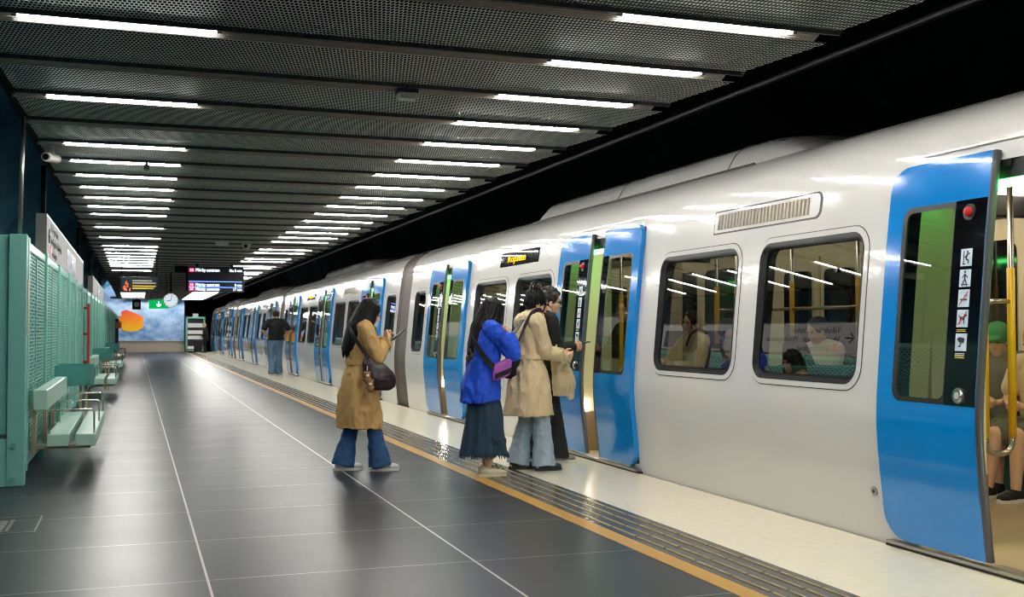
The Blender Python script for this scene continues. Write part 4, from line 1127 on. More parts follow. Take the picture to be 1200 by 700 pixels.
    def trousers(s, mat, hem=0.06, r=(0.072, 0.058, 0.05), short=None, name='trousers', wr=0.016):
        bm = B(); k = s.H
        ball(bm, s.hipc, (0.078 * k, 0.106 * k, 0.08 * k)); ball(bm, s.hipc + s.up * 0.05 * k, (0.068 * k, 0.094 * k, 0.06 * k))
        for i in (0, 1):
            h, kn, a = s.hips[i], s.knee[i], s.ank[i]
            if short: chain(bm, [h, h * 0.5 + kn * 0.5, h * (1 - short) + kn * short], [0.062 * k, 0.058 * k, 0.055 * k])
            else:
                e = a + (kn - a).normalized() * (hem - 0.075) if hem > 0.075 else V((a.x, a.y, hem))
                chain(bm, [h, h * 0.45 + kn * 0.55, kn, kn * 0.45 + a * 0.55], [r[0] * k * 0.85, (r[0] + r[1]) / 2 * k * 0.82, r[1] * k * 0.8, (r[1] * 0.4 + r[2] * 0.6) * k * 0.82])
                tube(bm, [kn * 0.45 + a * 0.55, e], [(r[1] * 0.4 + r[2] * 0.6) * k * 0.82, r[2] * k], 20)
        return fused(name, bm, 0.008, mat, s.t, 2, wr, 9, (1, 1, 0.7))
    def sleeves(s, bm, r0, r1, r2, until=0.93):
        k = s.H
        for i in (0, 1):
            e = s.elb[i] * (1 - until) + s.wr[i] * until
            chain(bm, [s.sh[i] + V((0, 0, -0.004 * k)), s.elb[i]], [r0 * k, r1 * k], 14); tube(bm, [s.elb[i], e], [r1 * k, r2 * k], 16)
    def shirt(s, mat, length=0.02, r=(0.078, 0.108), sl=(0.046, 0.04, 0.032), until=0.93, name='shirt', flare=1.0, wr=0.008, half=False):
        bm = B(); k = s.H; c = lambda t: s.hipc + s.up * t * k
        rg = []
        for t, fx, fy in ((length, flare, flare), (0.08, 0.5 + flare * 0.5, 0.5 + flare * 0.5), (0.17, 1.0, 0.98), (0.235, 0.95, 1.02), (0.275, 0.76, 0.9), (0.305, 0.55, 0.55), (0.318, 0.5, 0.42)):
            p = c(t); rg.append((p.z, p.x, p.y, r[0] * k * fx, r[1] * k * fy, 0.03 if t < 0.1 else 0, 7, 1))
        loft(bm, rg); chain(bm, [s.sh[0], s.neck - V((0, 0, 0.006)), s.sh[1]], [0.042 * k, 0.047 * k, 0.042 * k])
        if half:
            for i in (0, 1): chain(bm, [s.sh[i], s.sh[i] * 0.3 + s.elb[i] * 0.7], [0.044 * k, 0.046 * k], 14)
        else: s.sleeves(bm, *sl, until)
        return fused(name, bm, 0.008, mat, s.t, 2, wr, 8)
    def shoe(s, mat, sole, L=0.26, w=0.047, h=0.07, name='shoe', clog=False):
        out = []
        for i in (0, 1):
            fx = V((math.cos(s.fyaw[i]), math.sin(s.fyaw[i]), 0)); fy = V((-fx.y, fx.x, 0)); a = s.ank[i]; z0 = a.z - 0.075
            base = V((a.x, a.y, z0)); R = Matrix((fx, fy, V((0, 0, 1)))).transposed()
            bm = B()
            ball(bm, base + fx * -0.02 + V((0, 0, 0.05)), (0.06, w * 0.85, 0.045), 2, R); ball(bm, base + fx * 0.055 + V((0, 0, 0.045)), (0.085, w, 0.036), 2, R)
            ball(bm, base + fx * 0.115 + V((0, 0, 0.038)), (0.062, w * 1.05, 0.03), 2, R)
            if not clog: chain(bm, [base + V((0, 0, 0.05)), base + V((0, 0, 0.09))], [0.038, 0.036])
            sh_ = fused(name, bm, 0.007, mat, s.t, 2)
            bm = B()
            pts = []
            for q in range(20):
                an = 2 * PI * q / 20; x = math.cos(an) * (L / 2) + 0.045; yv = math.sin(an) * w * (1.08 if math.cos(an) > 0 else 0.9) ; pts.append(base + fx * x + fy * yv)
            a_ = [bm.verts.new(p + V((0, 0, 0.001))) for p in pts]; b_ = [bm.verts.new(p + V((0, 0, 0.026))) for p in pts]
            for q in range(20): bm.faces.new((a_[q], a_[(q + 1) % 20], b_[(q + 1) % 20], b_[q]))
            bm.faces.new(a_[::-1]); bm.faces.new(b_)
            obj('sole', bm, sole, sh_, smooth=False); out.append(sh_)
        return out
    def skullcap(s, bm, t=0.014, low=-0.02, back=0.0):
        """solid hair over the skull, leaving the face free"""
        R = s.hrot(); hs = s.hs
        ball(bm, s.hp(-0.026 - back, 0, 0.038), ((0.094 + t) * hs, (0.077 + t) * hs, (0.088 + t) * hs), 3, R)
        ball(bm, s.hp(-0.055, 0, low), ((0.055 + t) * hs, (0.066 + t) * hs, 0.075 * hs), 3, R)
    def long_hair(s, mat, zend, angles, front=0.0, spread=1.0, seed=1, tip=None, backx=0.0, thick=0.02):
        rnd = random.Random(seed); bm = B(); s.skullcap(bm, 0.016, -0.01); hs = s.hs
        bt = B() if tip else None
        for a in angles:
            ca, sa = math.cos(a), math.sin(a)
            p0 = s.hp(-0.02 + 0.02 * ca, 0.02 * sa, 0.128); p1 = s.hp(-0.02 + 0.085 * ca, 0.075 * sa, 0.075); p2 = s.hp(-0.022 + 0.104 * ca, 0.092 * sa, -0.02)
            ze = zend + rnd.uniform(-0.05, 0.05); base = V((s.neck.x, s.neck.y, 0))
            shy = 0.085 * sa * spread * s.H / 1.6; 
            q1 = V((s.neck.x - 0.01 + 0.10 * ca + (0.02 if ca > 0 else 0), s.neck.y + 0.105 * sa * spread, s.neck.z + 0.005))
            dx = s.up.x / s.up.z
            q2z = s.neck.z - 0.16; q2 = V((s.neck.x - 0.02 - 0.16 * dx + 0.125 * ca * (1 if ca < 0 else 0.85) + backx * 0.5, s.neck.y + 0.115 * sa * spread, q2z))
            q3 = V((s.neck.x - 0.03 - (s.neck.z - ze) * dx * 0.6 + 0.128 * ca * (1 if ca < 0 else 0.85) + backx, s.neck.y + 0.105 * sa * spread + rnd.uniform(-.012, .012), ze))
            pts = [p0, p1, p2, q1]
            if ze < q2z - 0.03: pts += [q2, q2 * 0.5 + q3 * 0.5 + V((rnd.uniform(-.008, .008), rnd.uniform(-.008, .008), 0)), q3]
            else: pts += [V((q1.x, q1.y, ze))]
            n = len(pts); rr_ = [0.018, 0.022, 0.023, 0.024] + [thick] * (n - 5) + [0.007]
            chain(bm, pts, rr_[:n], 9)
            if tip: chain(bt, [pts[-1] + (pts[-2] - pts[-1]) * 0.55 , pts[-1] + (pts[-2] - pts[-1]) * 0.2, pts[-1] + V((0, 0, -0.012))], [thick + 0.002, thick, 0.008], 9)
        h = fused('hair', bm, 0.0065, mat, s.t, 2, 0.007, 26, (1, 1, 0.16))
        if tip: fused('hair_tips', bt, 0.0065, tip, s.t, 2, 0.006, 26, (1, 1, 0.16))
        return h

def strap(name, pts, w, th, mat, parent):
    """flat band along a line"""
    bm = B(); pts = [V(p) for p in pts]; rows = []
    ctr = sum(pts, V()) / len(pts)
    for i, p in enumerate(pts):
        d = (pts[min(i + 1, len(pts) - 1)] - pts[max(i - 1, 0)]).normalized(); o_ = (p - V((ctr.x, ctr.y, p.z))).normalized(); sd = d.cross(o_).normalized(); o_ = sd.cross(d)
        rows.append([bm.verts.new(p + sd * w / 2 * a + o_ * th / 2 * b) for a, b in ((1, 1), (-1, 1), (-1, -1), (1, -1))])
    for a, b in zip(rows, rows[1:]):
        for k in range(4): bm.faces.new((a[k], a[(k + 1) % 4], b[(k + 1) % 4], b[k]))
    bm.faces.new(rows[0][::-1]); bm.faces.new(rows[-1]); bmesh.ops.recalc_face_normals(bm, faces=bm.faces)
    return obj(name, bm, mat, parent)
def spline(pts, n=6):
    pts = [V(p) for p in pts]; out = []
    for i in range(len(pts) - 1):
        p0, p1, p2, p3 = pts[max(i - 1, 0)], pts[i], pts[i + 1], pts[min(i + 2, len(pts) - 1)]
        for k in range(n):
            t = k / n; out.append(0.5 * ((2 * p1) + (p2 - p0) * t + (2 * p0 - 5 * p1 + 4 * p2 - p3) * t * t + (3 * p1 - p0 - 3 * p2 + p3) * t**3))
    return out + [pts[-1]]
def phone(label, loc, d, up, rz):
    """loc, d (long axis) and up (screen normal) in the holder's local frame"""
    t = thing('phone', label, 'phone', loc[0], loc[1])
    bm = B(); box(bm, -0.075, 0.075, -0.036, 0.036, -0.0045, 0.0045, 0.004)
    d = V(d).normalized(); n = V(up); n = (n - d * n.dot(d)).normalized(); l = n.cross(d); m = Matrix((d, l, n)).transposed().to_4x4()
    bmesh.ops.transform(bm, matrix=m, verts=bm.verts); obj('case', bm, 'phone', t)
    bm = B(); box(bm, -0.07, 0.07, -0.032, 0.032, 0.0045, 0.0052); bmesh.ops.transform(bm, matrix=m, verts=bm.verts); obj('screen', bm, 'rubber', t)
    return t
def world_pt(loc, rz, p): return V(loc) + Matrix.Rotation(rz, 3, 'Z') @ V(p)

def trench(s, mat, hem, rx_hem, ry_hem, waist_z, flare=0.05, name='trench_coat', sl=(0.047, 0.042, 0.034), cx_hem=0.0, vent=True):
    k = s.H; bm = B(); c = lambda t: s.hipc + s.up * t * k
    rg = []
    zs = [hem, hem + 0.12, hem + 0.28, s.hipc.z]
    for i, z in enumerate(zs):
        t = (z - hem) / max(0.01, (s.hipc.z - hem))
        rg.append((z, s.hipc.x + cx_hem * (1 - t), s.hipc.y, rx_hem * (1 - t) + 0.102 * k * t, ry_hem * (1 - t) + 0.126 * k * t, 0.05 * (1 - t * 0.6), 6, 1.0 + 0.4 * i))
    for t, fx, fy, fd in ((0.06, 0.082, 0.105, 0.02), (0.10, 0.074, 0.094, 0.02), (0.17, 0.083, 0.104, 0.0), (0.235, 0.080, 0.112, 0), (0.275, 0.064, 0.098, 0), (0.31, 0.044, 0.058, 0)):
        p = c(t)
        if p.z > rg[-1][0] + 0.02: rg.append((p.z, p.x, p.y, fx * k, fy * k, fd, 7, 2))
    loft(bm, rg, 36); s.sleeves(bm, *sl); chain(bm, [s.sh[0], s.neck - V((0, 0, 0.006)), s.sh[1]], [0.044 * k, 0.048 * k, 0.044 * k])
    coat = fused(name, bm, 0.008, mat, s.t, 2, 0.034, 7.5, (1, 1, 0.5))
    # collar
    bm = B(); p = s.neck
    for a in range(-7, 8):
        an = PI + a * 0.36
        q = V((p.x - 0.002 + 0.066 * math.cos(an), p.y + 0.07 * math.sin(an), p.z - 0.005)); o_ = V((math.cos(an), math.sin(an), 0))
        chain(bm, [q + V((0, 0, 0.028)), q + o_ * 0.016 + V((0, 0, -0.03)) - V((0, 0, 0.02 * max(0, -math.cos(an + PI))))], [0.012, 0.014], 8)
    fused('collar', bm, 0.006, mat, coat, 2)
    # belt, shoulder tabs, cuffs
    tb = (waist_z - s.hipc.z) / k; q = c(tb)
    pts = [V((q.x + 0.083 * k * math.cos(a) , q.y + 0.104 * k * math.sin(a), q.z)) for a in [2 * PI * i / 28 for i in range(29)]]
    strap('belt', pts, 0.042, 0.02, mat, coat)
    for i in (0, 1):
        d = (s.wr[i] - s.elb[i]).normalized(); e = s.elb[i] * 0.22 + s.wr[i] * 0.78
        u, w = frame_to(d); r = (sl[2] + 0.005) * k
        strap('cuff_strap', [e + (u * math.cos(a) + w * math.sin(a)) * r for a in [2 * PI * j / 18 for j in range(19)]], 0.03, 0.006, mat, coat)
        sh_ = s.sh[i]; qd = -1 if i else 1
        strap('shoulder_tab', [sh_ + V((0, -0.075 * qd, 0.053 * k / 1.6 + 0.012)), sh_ + V((0, -0.03 * qd, 0.052)), sh_ + V((0, 0.015 * qd, 0.058))], 0.04, 0.008, mat, coat)
    return coat

# --- woman in tan, long black hair, walking towards the train
W1 = (1.93, 9.80, 0); Z1 = 0.0
f = Figure('long-haired woman in a tan trench coat on the dark tiles, looking at her phone', W1, Z1, 1.58,
           [(-0.14, 0.07, 0.0), (0.17, -0.07, 0.0)],
           [dict(w=(0.25, 0.06, 1.19), pole=(-0.5, 0.7, -1), palm=(0, -1, 0.3), ts=-1, curl=0.55), dict(w=(0.235, -0.06, 1.175), pole=(-0.45, -0.7, -1), palm=(0, 0.8, 0.6), ts=1, curl=0.5)],
           head=(0.42, 0.0, 0), lean=0.035)
f.body(); f.trousers('denim', 0.05, (0.066, 0.05, 0.068), name='flared_jeans')
trench(f, 'trench', 0.39, 0.215, 0.20, 0.98)
f.shoe('shoe_white', 'white_cloth', 0.27, 0.046)
f.long_hair('hair', 1.03, [PI + d for d in (-2.3, -2.05, -1.8, -1.55, -1.3, -1.05, -0.8, -0.55, -0.3, -0.05, 0.2, 0.45, 0.7, 0.95, 1.2, 1.45, 1.7, 1.95, 2.2)], seed=3, spread=1.12, thick=0.024)
phone('black phone held by the woman in tan', (world_pt(W1, Z1, (0.345, -0.02, 1.225)), Z1), (0.75, 0.1, 0.62), (-0.62, 0.0, 0.75), 0)
t = thing('handbag', 'dark brown slouchy leather bag on the hip of the woman in tan', 'bag', W1, Z1)
bm = B(); 
loft(bm, [(0.735, 0.155, -0.225, 0.07, 0.03), (0.76, 0.15, -0.225, 0.125, 0.05), (0.83, 0.135, -0.222, 0.15, 0.06), (0.90, 0.12, -0.215, 0.135, 0.055), (0.97, 0.075, -0.21, 0.10, 0.042), (1.02, 0.045, -0.205, 0.05, 0.022), (1.035, 0.04, -0.205, 0.02, 0.012)], 24)
fused('pouch', bm, 0.007, 'leather', t, 3, 0.008, 10)
strap('shoulder_strap', spline([(0.02, -0.215, 1.03), (-0.05, -0.20, 1.14), (-0.105, -0.13, 1.25), (-0.10, 0.02, 1.36), (-0.02, 0.10, 1.41), (0.085, 0.07, 1.31), (0.135, -0.05, 1.17), (0.135, -0.19, 1.03), (0.12, -0.222, 0.98)]), 0.035, 0.008, 'leather', t)
for i, (x, z, r) in enumerate(((0.005, 0.875, 0.032), (0.03, 0.80, 0.036))):
    q = world_pt(W1, Z1, (x, -0.285, z))
    t = thing('plush_charm', 'small brown plush charm hanging from the brown bag, %s of two' % ('upper' if i == 0 else 'lower'), 'charm', q)
    bm = B(); ball(bm, (0, 0, 0), (r, r * 0.8, r)); ball(bm, (0.004, -0.004, -r * 1.3), (r * 0.85, r * 0.7, r * 0.9))
    for q_ in (1, -1): ball(bm, (q_ * r * 0.75, 0, r * 0.75), r * 0.34); ball(bm, (q_ * r * 0.9, 0, -r * 1.0), r * 0.3)
    fused('plush_body', bm, 0.005, 'plush', t, 2)
    bm = B(); ball(bm, (0, -r * 0.66, -r * 0.15), (r * 0.5, r * 0.3, r * 0.4)); obj('muzzle', bm, 'white_cloth', t, smooth=True)
    bm = B(); cyl(bm, (0, 0, r * 0.8), (0.01, 0.02, r * 0.8 + 0.05), 0.004, 6); obj('cord', bm, 'steel', t)

# --- woman in the cobalt shirt and long denim skirt
W2 = (2.89, 9.12, 0); Z2 = 0.12
f = Figure('woman in a cobalt blue shirt and long dark denim skirt, holding up a phone', W2, Z2, 1.57,
           [(0.05, 0.07, 0.0), (0.0, -0.07, -0.1)],
           [dict(w=(0.20, 0.09, 1.20), pole=(-0.4, 0.8, -1), palm=(0, -1, 0.3), ts=-1, curl=0.6), dict(w=(0.225, -0.04, 1.235), pole=(-0.2, -0.9, -1), palm=(0, 0.8, 0.5), ts=1, curl=0.55)],
           head=(0.32, 0.12, 0), lean=0.02)
f.body()
bm = B(); loft(bm, [(0.66, -0.01, 0, 0.125, 0.15, 0.02, 6, 0), (0.84, -0.02, 0, 0.13, 0.165), (0.9, -0.02, 0, 0.10, 0.14)], 24); fused('white_top', bm, 0.009, 'white_cloth', f.t, 2)
bm = B(); loft(bm, [(0.19, 0.0, 0.0, 0.212, 0.20, 0.07, 6, 0.5), (0.30, 0.0, 0.0, 0.192, 0.185, 0.06, 6, 0.6), (0.5, 0, 0, 0.165, 0.172, 0.04, 6, 0.8), (0.72, -0.01, 0, 0.14, 0.165, 0.02, 6, 1), (0.86, -0.02, 0, 0.12, 0.155)], 48)
sk = fused('denim_skirt', bm, 0.008, 'denim_dark', f.t, 2, 0.018, 8, (1, 1, 0.3))
bm = B(); rnd = random.Random(8)
for i in range(110):
    a = 2 * PI * i / 110; r1 = 1 + 0.07 * math.sin(6 * a + 0.5) + 0.035 * math.sin(11 * a + 1.2)
    p = V((0.207 * math.cos(a) * r1, 0.195 * math.sin(a) * r1, 0.205)); q = p + V((0.012 * math.cos(a) + rnd.uniform(-.01, .01), 0.012 * math.sin(a) + rnd.uniform(-.01, .01), -0.03 - rnd.random() * 0.02))
    tube(bm, [p, q], [0.008, 0.002], 5)
for i in range(26):
    a = -1.75 + 1.5 * i / 26; z = 0.36 - 0.05 * math.sin((a + 1.75) * 1.6)
    p = V((0.186 * math.cos(a), 0.182 * math.sin(a), z)); q = p * 1.04 + V((rnd.uniform(-.008, .008), 0, -0.03 - rnd.random() * .015)); q.z = z - 0.035
    tube(bm, [p, q], [0.009, 0.002], 5)
tag(obj('fringe', bm, 'denim_dark', sk), kind='stuff')
bm = B(); k = f.H
loft(bm, [(0.655, -0.035, 0.0, 0.185, 0.20, 0.05, 6, 0.4, 0.12), (0.78, -0.03, 0, 0.17, 0.19, 0.04, 6, 0.8), (0.92, -0.02, 0, 0.145, 0.175, 0.03, 6, 1.2), (1.05, 0.0, 0, 0.135, 0.175), (1.17, 0.0, 0, 0.128, 0.175), (1.25, 0.0, 0, 0.10, 0.15), (1.315, 0.005, 0, 0.06, 0.075)], 36)
f.sleeves(bm, 0.05, 0.047, 0.038, 0.88); chain(bm, [f.sh[0], f.neck - V((0, 0, 0.01)), f.sh[1]], [0.05 * k, 0.05 * k, 0.05 * k])
shb = fused('blue_shirt', bm, 0.008, 'blue_shirt', f.t, 2, 0.034, 7.5, (1, 1, 0.7))
bm = B()
for a in range(-6, 7):
    an = PI + a * 0.4; q = f.neck + V((0.062 * math.cos(an), 0.066 * math.sin(an), 0)); chain(bm, [q + V((0, 0, 0.02)), q + V((0.014 * math.cos(an), 0.014 * math.sin(an), -0.02))], [0.010, 0.012], 8)
fused('collar', bm, 0.006, 'white_cloth', shb, 2)
shs = f.shoe('shoe_cream', 'shoe_cream', 0.265, 0.054, clog=True, name='clog')
for s_ in shs:
    pass
f.long_hair('hair', 1.04, [PI + d for d in (-2.2, -1.9, -1.6, -1.3, -1.0, -0.7, -0.4, -0.1, 0.2, 0.5, 0.8, 1.1, 1.4, 1.7, 2.0, 2.25)], seed=6, spread=0.95, tip='hair_brown', thick=0.02)
for i in (0, 1):
    bm = B(); a = f.ank[i]; fx = V((math.cos(f.fyaw[i]), math.sin(f.fyaw[i]), 0))
    for q in range(4): ball(bm, (a.x + fx.x * (0.06 + 0.025 * q), a.y + (-1) ** q * 0.022 + fx.y * (0.06 + 0.025 * q), 0.078 - 0.004 * q), 0.014, 1)
    obj('shoe_charms', bm, 'crocs_green', shs[i], smooth=True)
phone('grey phone held up by the woman in the cobalt shirt', (world_pt(W2, Z2, (0.325, -0.015, 1.30)), Z2), (0.55, 0, 0.8), (-0.8, 0, 0.55), 0)
t = thing('waist_pouch', 'purple and black pouch on the hip of the woman in the cobalt shirt', 'bag', W2, Z2)
bm = B(); loft(bm, [(0.865, 0.07, -0.205, 0.075, 0.035), (0.88, 0.07, -0.205, 0.088, 0.042), (0.985, 0.08, -0.205, 0.088, 0.042), (1.01, 0.08, -0.205, 0.075, 0.032)], 24)
for v in bm.verts: v.co.z += (v.co.x - 0.09) * 0.35
pz = fused('pouch', bm, 0.006, 'purple', t, 2, 0.004, 12)
bm = B(); box(bm, -0.01, 0.145, -0.254, -0.244, 0.885, 0.93, 0.004)
for v in bm.verts: v.co.z += (v.co.x - 0.09) * 0.35
obj('black_panel', bm, 'black_cloth', pz)
strap('strap', spline([(0.02, -0.215, 0.93), (-0.05, -0.195, 1.0), (-0.115, -0.12, 1.12), (-0.12, 0.02, 1.24), (-0.05, 0.085, 1.325), (0.05, 0.09, 1.29), (0.14, 0.0, 1.15), (0.155, -0.13, 1.05), (0.15, -0.19, 1.0)]), 0.045, 0.01, 'black_cloth', t)

# --- woman in the pale trench coat, hair pinned up
W3 = (3.45, 9.36, 0); Z3 = 0.05
f = Figure('woman with pinned-up black hair in a pale belted trench coat, standing nearest the open door', W3, Z3, 1.66,
           [(-0.13, 0.10, 0.0), (0.05, -0.09, 0.0)],
           [dict(w=(0.30, 0.07, 1.05), pole=(-0.5, 0.6, -1), palm=(0, -1, 0.2), ts=-1, curl=0.7), dict(w=(0.265, -0.09, 1.02), pole=(-0.6, -0.4, -1), palm=(0.1, 1, 0.2), ts=1, curl=0.8)],
           head=(0.22, -0.22, 0), lean=0.03)
f.body(); f.trousers('denim_pale', 0.05, (0.068, 0.058, 0.066), name='wide_jeans')
trench(f, 'trench_pale', 0.50, 0.235, 0.225, 1.03, name='trench_coat')
f.shoe('shoe_dark', 'shoe_dark', 0.27, 0.052, clog=True, name='clog')
bm = B(); f.skullcap(bm, 0.013, 0.0)
rnd = random.Random(2)
for i in range(9):
    a = PI + (i - 4) * 0.45; chain(bm, [f.hp(-0.03 + 0.095 * math.cos(a), 0.09 * math.sin(a), -0.03 + 0.02 * abs(i - 4) / 4), f.hp(-0.05 + 0.07 * math.cos(a), 0.06 * math.sin(a), 0.09), f.hp(-0.055, 0, 0.14)], [0.010, 0.012, 0.014], 8)
for i in range(12):
    a = i * 0.9; chain(bm, [f.hp(-0.06 + 0.028 * math.cos(a), 0.032 * math.sin(a), 0.150 + 0.018 * math.sin(a * 1.7)), f.hp(-0.06 + 0.03 * math.cos(a + 0.9), 0.034 * math.sin(a + 0.9), 0.170 + 0.014 * math.sin(a * 2.3))], [0.020, 0.016], 8)
for q in (1, -1): chain(bm, [f.hp(0.055, q * 0.06, 0.07), f.hp(0.062, q * 0.075, 0.0), f.hp(0.055, q * 0.07, -0.07)], [0.012, 0.010, 0.004], 8)
fused('pinned_hair', bm, 0.006, 'hair', f.t, 2, 0.005, 30)
bm = B()
for q in range(5): tube(bm, spline([f.hp(-0.10 + q * 0.02, -0.05, 0.10), f.hp(-0.105 + q * 0.022, -0.062, 0.145), f.hp(-0.09 + q * 0.02, -0.03, 0.185)], 4), 0.006, 6)
tube(bm, [f.hp(-0.105, -0.05, 0.10), f.hp(-0.02, -0.05, 0.10)], 0.008, 6)
obj('hair_claw', bm, 'leather', f.t, smooth=True)
t = thing('shoulder_bag', 'black shoulder bag behind the arm of the woman in the pale trench coat', 'bag', W3, Z3)
bm = B(); loft(bm, [(0.83, -0.21, 0.06, 0.055, 0.08), (0.86, -0.20, 0.05, 0.075, 0.11), (1.0, -0.19, 0.04, 0.075, 0.12), (1.13, -0.175, 0.03, 0.05, 0.10), (1.16, -0.17, 0.03, 0.03, 0.07)], 24)
fused('bag_body', bm, 0.007, 'black_cloth', t, 3, 0.006, 10)
strap('strap', spline([(0.085, -0.12, 1.27), (0.07, -0.13, 1.38), (0.0, -0.14, 1.45), (-0.09, -0.145, 1.42), (-0.155, -0.13, 1.30), (-0.195, -0.05, 1.14)]), 0.035, 0.01, 'black_cloth', t)

# --- person beyond her with short curly hair, dark clothes
W4 = (3.77, 9.88, 0); Z4 = 0.0
f = Figure('person with curly dark hair in black clothes, just beyond the pale trench coat', W4, Z4, 1.69,
           [(-0.12, 0.09, 0.0), (0.08, -0.09, 0.0)],
           [dict(w=(0.27, 0.05, 1.10), pole=(-0.5, 0.6, -1), palm=(0, -1, 0.2), ts=-1, curl=0.6), dict(w=(0.26, -0.06, 1.11), pole=(-0.6, -0.4, -1), palm=(0.1, 1, 0.2), ts=1, curl=0.6)],
           head=(0.12, -0.25, 0), lean=0.02)
f.body(); f.trousers('black_cloth', 0.05, (0.066, 0.054, 0.064)); f.shirt('black_cloth', name='jacket'); f.shoe('shoe_grey', 'white_cloth', 0.27, 0.05)
bm = B(); f.skullcap(bm, 0.012, 0.01); rnd = random.Random(5)
for i in range(70):
    a = rnd.uniform(0, 2 * PI); e = rnd.uniform(-0.35, 1.4); x = -0.022 + 0.105 * math.cos(a) * math.cos(e); yv = 0.09 * math.sin(a) * math.cos(e); z = 0.042 + 0.1 * math.sin(e)
    if x > 0.05 and z < 0.07: continue
    ball(bm, f.hp(x, yv, z), rnd.uniform(0.014, 0.022), 1)
fused('curly_hair', bm, 0.0055, 'hair_dark', f.t, 1)
bm = B()
for q in (1, -1):
    tube(bm, [f.hp(0.092, q * 0.032 + 0.024 * math.cos(a), 0.002 + 0.02 * math.sin(a)) for a in [2 * PI * i / 16 for i in range(17)]], 0.0028, 6); tube(bm, [f.hp(0.09, q * 0.056, 0.006), f.hp(0.0, q * 0.078, 0.006)], 0.0025, 6)
obj('glasses', bm, 'rubber', f.t)
phone('black phone held by the person with curly hair', (world_pt(W4, Z4, (0.365, -0.01, 1.14)), Z4), (0.9, 0, 0.2), (-0.2, 0, 1), 0)
o_ = (3.76, 9.55, 1.07)
t = thing('camera', 'black camera hanging at the waist beside the pale trench coat', 'camera', o_)
bm = B(); box(bm, -0.06, 0.06, -0.03, 0.03, -0.04, 0.045, 0.01); box(bm, -0.025, 0.025, -0.025, 0.025, 0.04, 0.065, 0.006); obj('camera_body', bm, 'rubber', t)
bm = B(); tube(bm, [(0.0, -0.03, 0), (0.02, -0.085, -0.005)], [0.036, 0.038], 20); ln = obj('lens', bm, 'rubber', t)
bm = B(); tube(bm, [(0.02, -0.0855, -0.005), (0.0203, -0.0865, -0.005)], 0.026, 20); obj('front_glass', bm, 'darkwin', ln)
strap('neck_strap', spline([(-0.06, 0.0, 0.03), (-0.09, 0.1, 0.2), (-0.10, 0.2, 0.36), (-0.10, 0.32, 0.42), (0.0, 0.36, 0.34), (0.09, 0.22, 0.15), (0.06, 0.01, 0.03)]), 0.02, 0.006, 'black_cloth', t)
o_ = (3.80, 9.60, 0.87)
t = thing('folded_jacket', 'pale tan jacket draped over the forearm beside the open door', 'jacket', o_)
bm = B(); loft(bm, [(-0.22, 0.03, 0, 0.10, 0.05, 0.08, 5, 0), (-0.08, 0.02, 0, 0.10, 0.06, 0.08, 5, 0.6), (0.06, 0.0, 0, 0.09, 0.06, 0.05, 5, 1), (0.16, -0.03, 0.02, 0.075, 0.055), (0.22, -0.05, 0.03, 0.04, 0.04)], 28); fused('cloth', bm, 0.007, 'trench_pale', t, 2, 0.012, 9)
bm = B(); chain(bm, [(0.07, -0.02, 0.02), (0.10, -0.03, -0.1), (0.085, -0.03, -0.22)], [0.035, 0.042, 0.04]); fused('hanging_sleeve', bm, 0.007, 'trench_pale', t, 2, 0.01, 9)

# --- man in black T-shirt seen from behind
WM = (3.74, 31.2, 0); ZM = PI / 2 + 0.15
f = Figure('man in black T-shirt and jeans seen from behind beside the train, hands on hips', WM, ZM, 1.86,
           [(-0.05, 0.11, 0.0), (0.02, -0.10, 0.0)],
           [dict(w=(0.0, 0.19, 1.06), pole=(-0.4, 1, 0.0), d=(0.5, -0.6, -0.5), palm=(0, -1, 0), ts=1, curl=0.4), dict(w=(0.0, -0.19, 1.06), pole=(-0.4, -1, 0.0), d=(0.5, 0.6, -0.5), palm=(0, 1, 0), ts=-1, curl=0.4)],
           head=(0.05, 0.0, 0), lean=0.0, female=False, skin='skin_tan', voxel=0.008)
f.body(); f.trousers('denim_mid', 0.05, (0.07, 0.058, 0.058), name='jeans'); f.shirt('black_cloth', 0.0, (0.08, 0.112), half=True, name='t_shirt'); f.shoe('shoe_grey', 'white_cloth', 0.29, 0.05)
bm = B(); f.skullcap(bm, 0.008, 0.01); fused('short_hair', bm, 0.007, 'hair_dark', f.t, 1)

# --- person at the far end with a suitcase
f = Figure('person in a dark coat standing by the information stand at the far end', (3.74, 63.6, 0), PI / 2 + 1.2, 1.66,
           [(-0.05, 0.09, 0.0), (0.05, -0.09, 0.0)],
           [dict(w=(0.15, 0.2, 0.9), pole=(-1, 0.4, 0), curl=0.5), dict(w=(0.2, -0.18, 0.88), pole=(-1, -0.4, 0), curl=0.5)], head=(0.1, 0, 0), voxel=0.01)
f.body(); f.trousers('black_cloth'); f.shirt('black_cloth', -0.12, (0.085, 0.115), name='coat', flare=1.15); f.shoe('black_cloth' if False else 'shoe_dark', 'shoe_dark')
bm = B(); f.skullcap(bm, 0.014, -0.01); fused('hair', bm, 0.01, 'hair_blond', f.t, 1)
t = thing('suitcase', 'black suitcase on wheels beside the person at the far end', 'suitcase', (3.32, 63.0, 0))
bm = B(); box(bm, -0.22, 0.22, -0.13, 0.13, 0.05, 0.70, 0.04); obj('shell', bm, 'black_cloth', t)
for x in (-0.17, 0.17):
    for yy in (-0.09, 0.09):
        bm = B(); cyl(bm, (x - 0.012, yy, 0.027), (x + 0.012, yy, 0.027), 0.026, 12); obj('wheel', bm, 'rubber', t)
bm = B(); tube(bm, bend([(-0.1, 0.1, 0.68), (-0.1, 0.1, 0.95), (0.1, 0.1, 0.95), (0.1, 0.1, 0.68)], 0.03), 0.01, 8); obj('pull_handle', bm, 'metal', t)

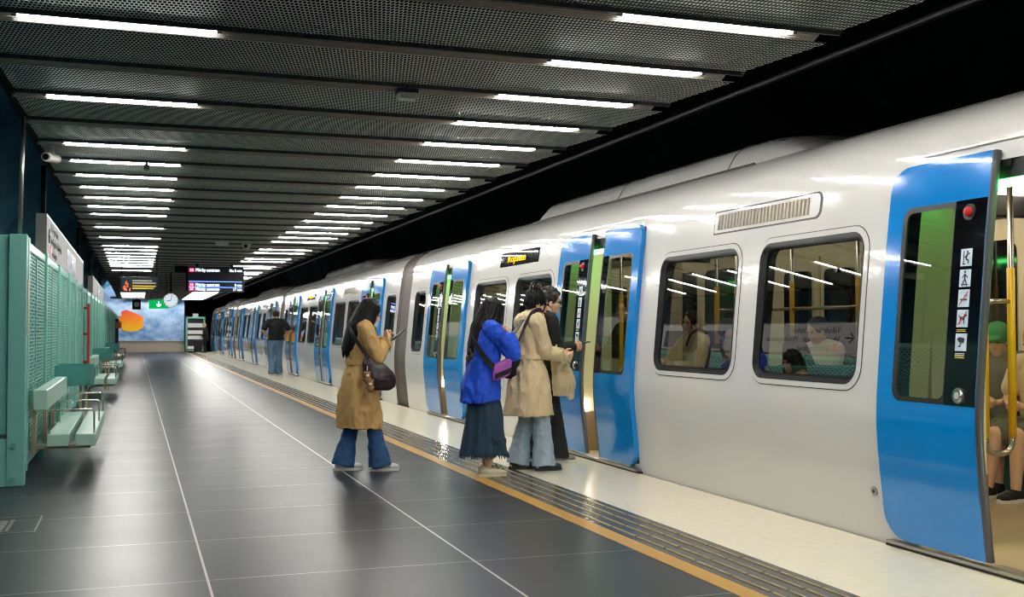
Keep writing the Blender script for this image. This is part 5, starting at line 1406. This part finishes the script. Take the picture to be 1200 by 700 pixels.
# ------------------------------------------------------------------ passengers inside the near car
def rider(label, loc, rz, H, top, hair, lap=0.24, cap=False, shorts=False, hipz=0.52, skin='skin', longh=False, female=False, fx=0.44):
    f = Figure(label, loc, rz, H, [(fx, 0.11, 0.0), (fx + 0.03, -0.11, 0.0)],
               [dict(w=(lap + 0.05, 0.06, hipz + 0.17), pole=(-0.3, 0.8, -1), palm=(0, -1, 0.2), ts=-1, curl=0.6), dict(w=(lap + 0.05, -0.06, hipz + 0.17), pole=(-0.3, -0.8, -1), palm=(0, 1, 0.2), ts=1, curl=0.6)],
               head=(0.3, 0.0, 0), lean=0.02, hip=(0, 0, hipz), seated=True, skin=skin, female=female, voxel=0.007)
    f.body()
    if shorts: f.trousers('olive_cloth', short=0.8, name='shorts')
    else: f.trousers('black_cloth', 0.08, (0.07, 0.056, 0.05))
    f.shirt(top, 0.0, half=shorts, wr=0.01); f.shoe('black_cloth', 'white_cloth', 0.28, 0.05)
    if longh: f.long_hair(hair, hipz + 0.38, [PI + d for d in (-2.0, -1.4, -0.8, -0.2, 0.4, 1.0, 1.6, 2.1)], seed=4)
    else:
        bm = B(); f.skullcap(bm, 0.011, 0.0); fused('cap_hair' if cap else 'hair', bm, 0.007, hair, f.t, 1)
    if cap:
        bm = B(); R = f.hrot(); hs = f.hs; ball(bm, f.hp(-0.015, 0, 0.05), (0.117 * hs, 0.098 * hs, 0.098 * hs), 3, R); ball(bm, f.hp(0.12, 0, 0.055), (0.075 * hs, 0.075 * hs, 0.012 * hs), 2, R)
        fused('green_cap', bm, 0.006, 'green', f.t, 2)
    return f
rider('passenger in a green cap, grey T-shirt and shorts seated inside the open door', (6.58, 7.02, 0.012), PI + 0.5, 1.72, 'grey_cloth', 'hair_dark', cap=True, shorts=True)
rider('fair-haired passenger in a pale shirt at the right edge, seated inside the open door', (6.52, 6.53, 0.012), PI + 0.1, 1.70, 'trench_pale', 'hair_blond', shorts=True)
rider('long-haired passenger seen from behind, low in the wide train window', (4.86, 7.26, 0.012), PI / 2, 1.52, 'olive_cloth', 'hair', longh=True, female=True, hipz=0.50)
rider('short-haired passenger in white on the far side behind the wide train window', (6.55, 9.35, 0.012), PI, 1.80, 'white_cloth', 'hair_dark', hipz=0.56)
rider('passenger in a grey hoodie behind the narrower train window', (4.86, 8.38, 0.012), -PI / 2 - 0.25, 1.76, 'grey_cloth', 'hair_dark', hipz=0.54)
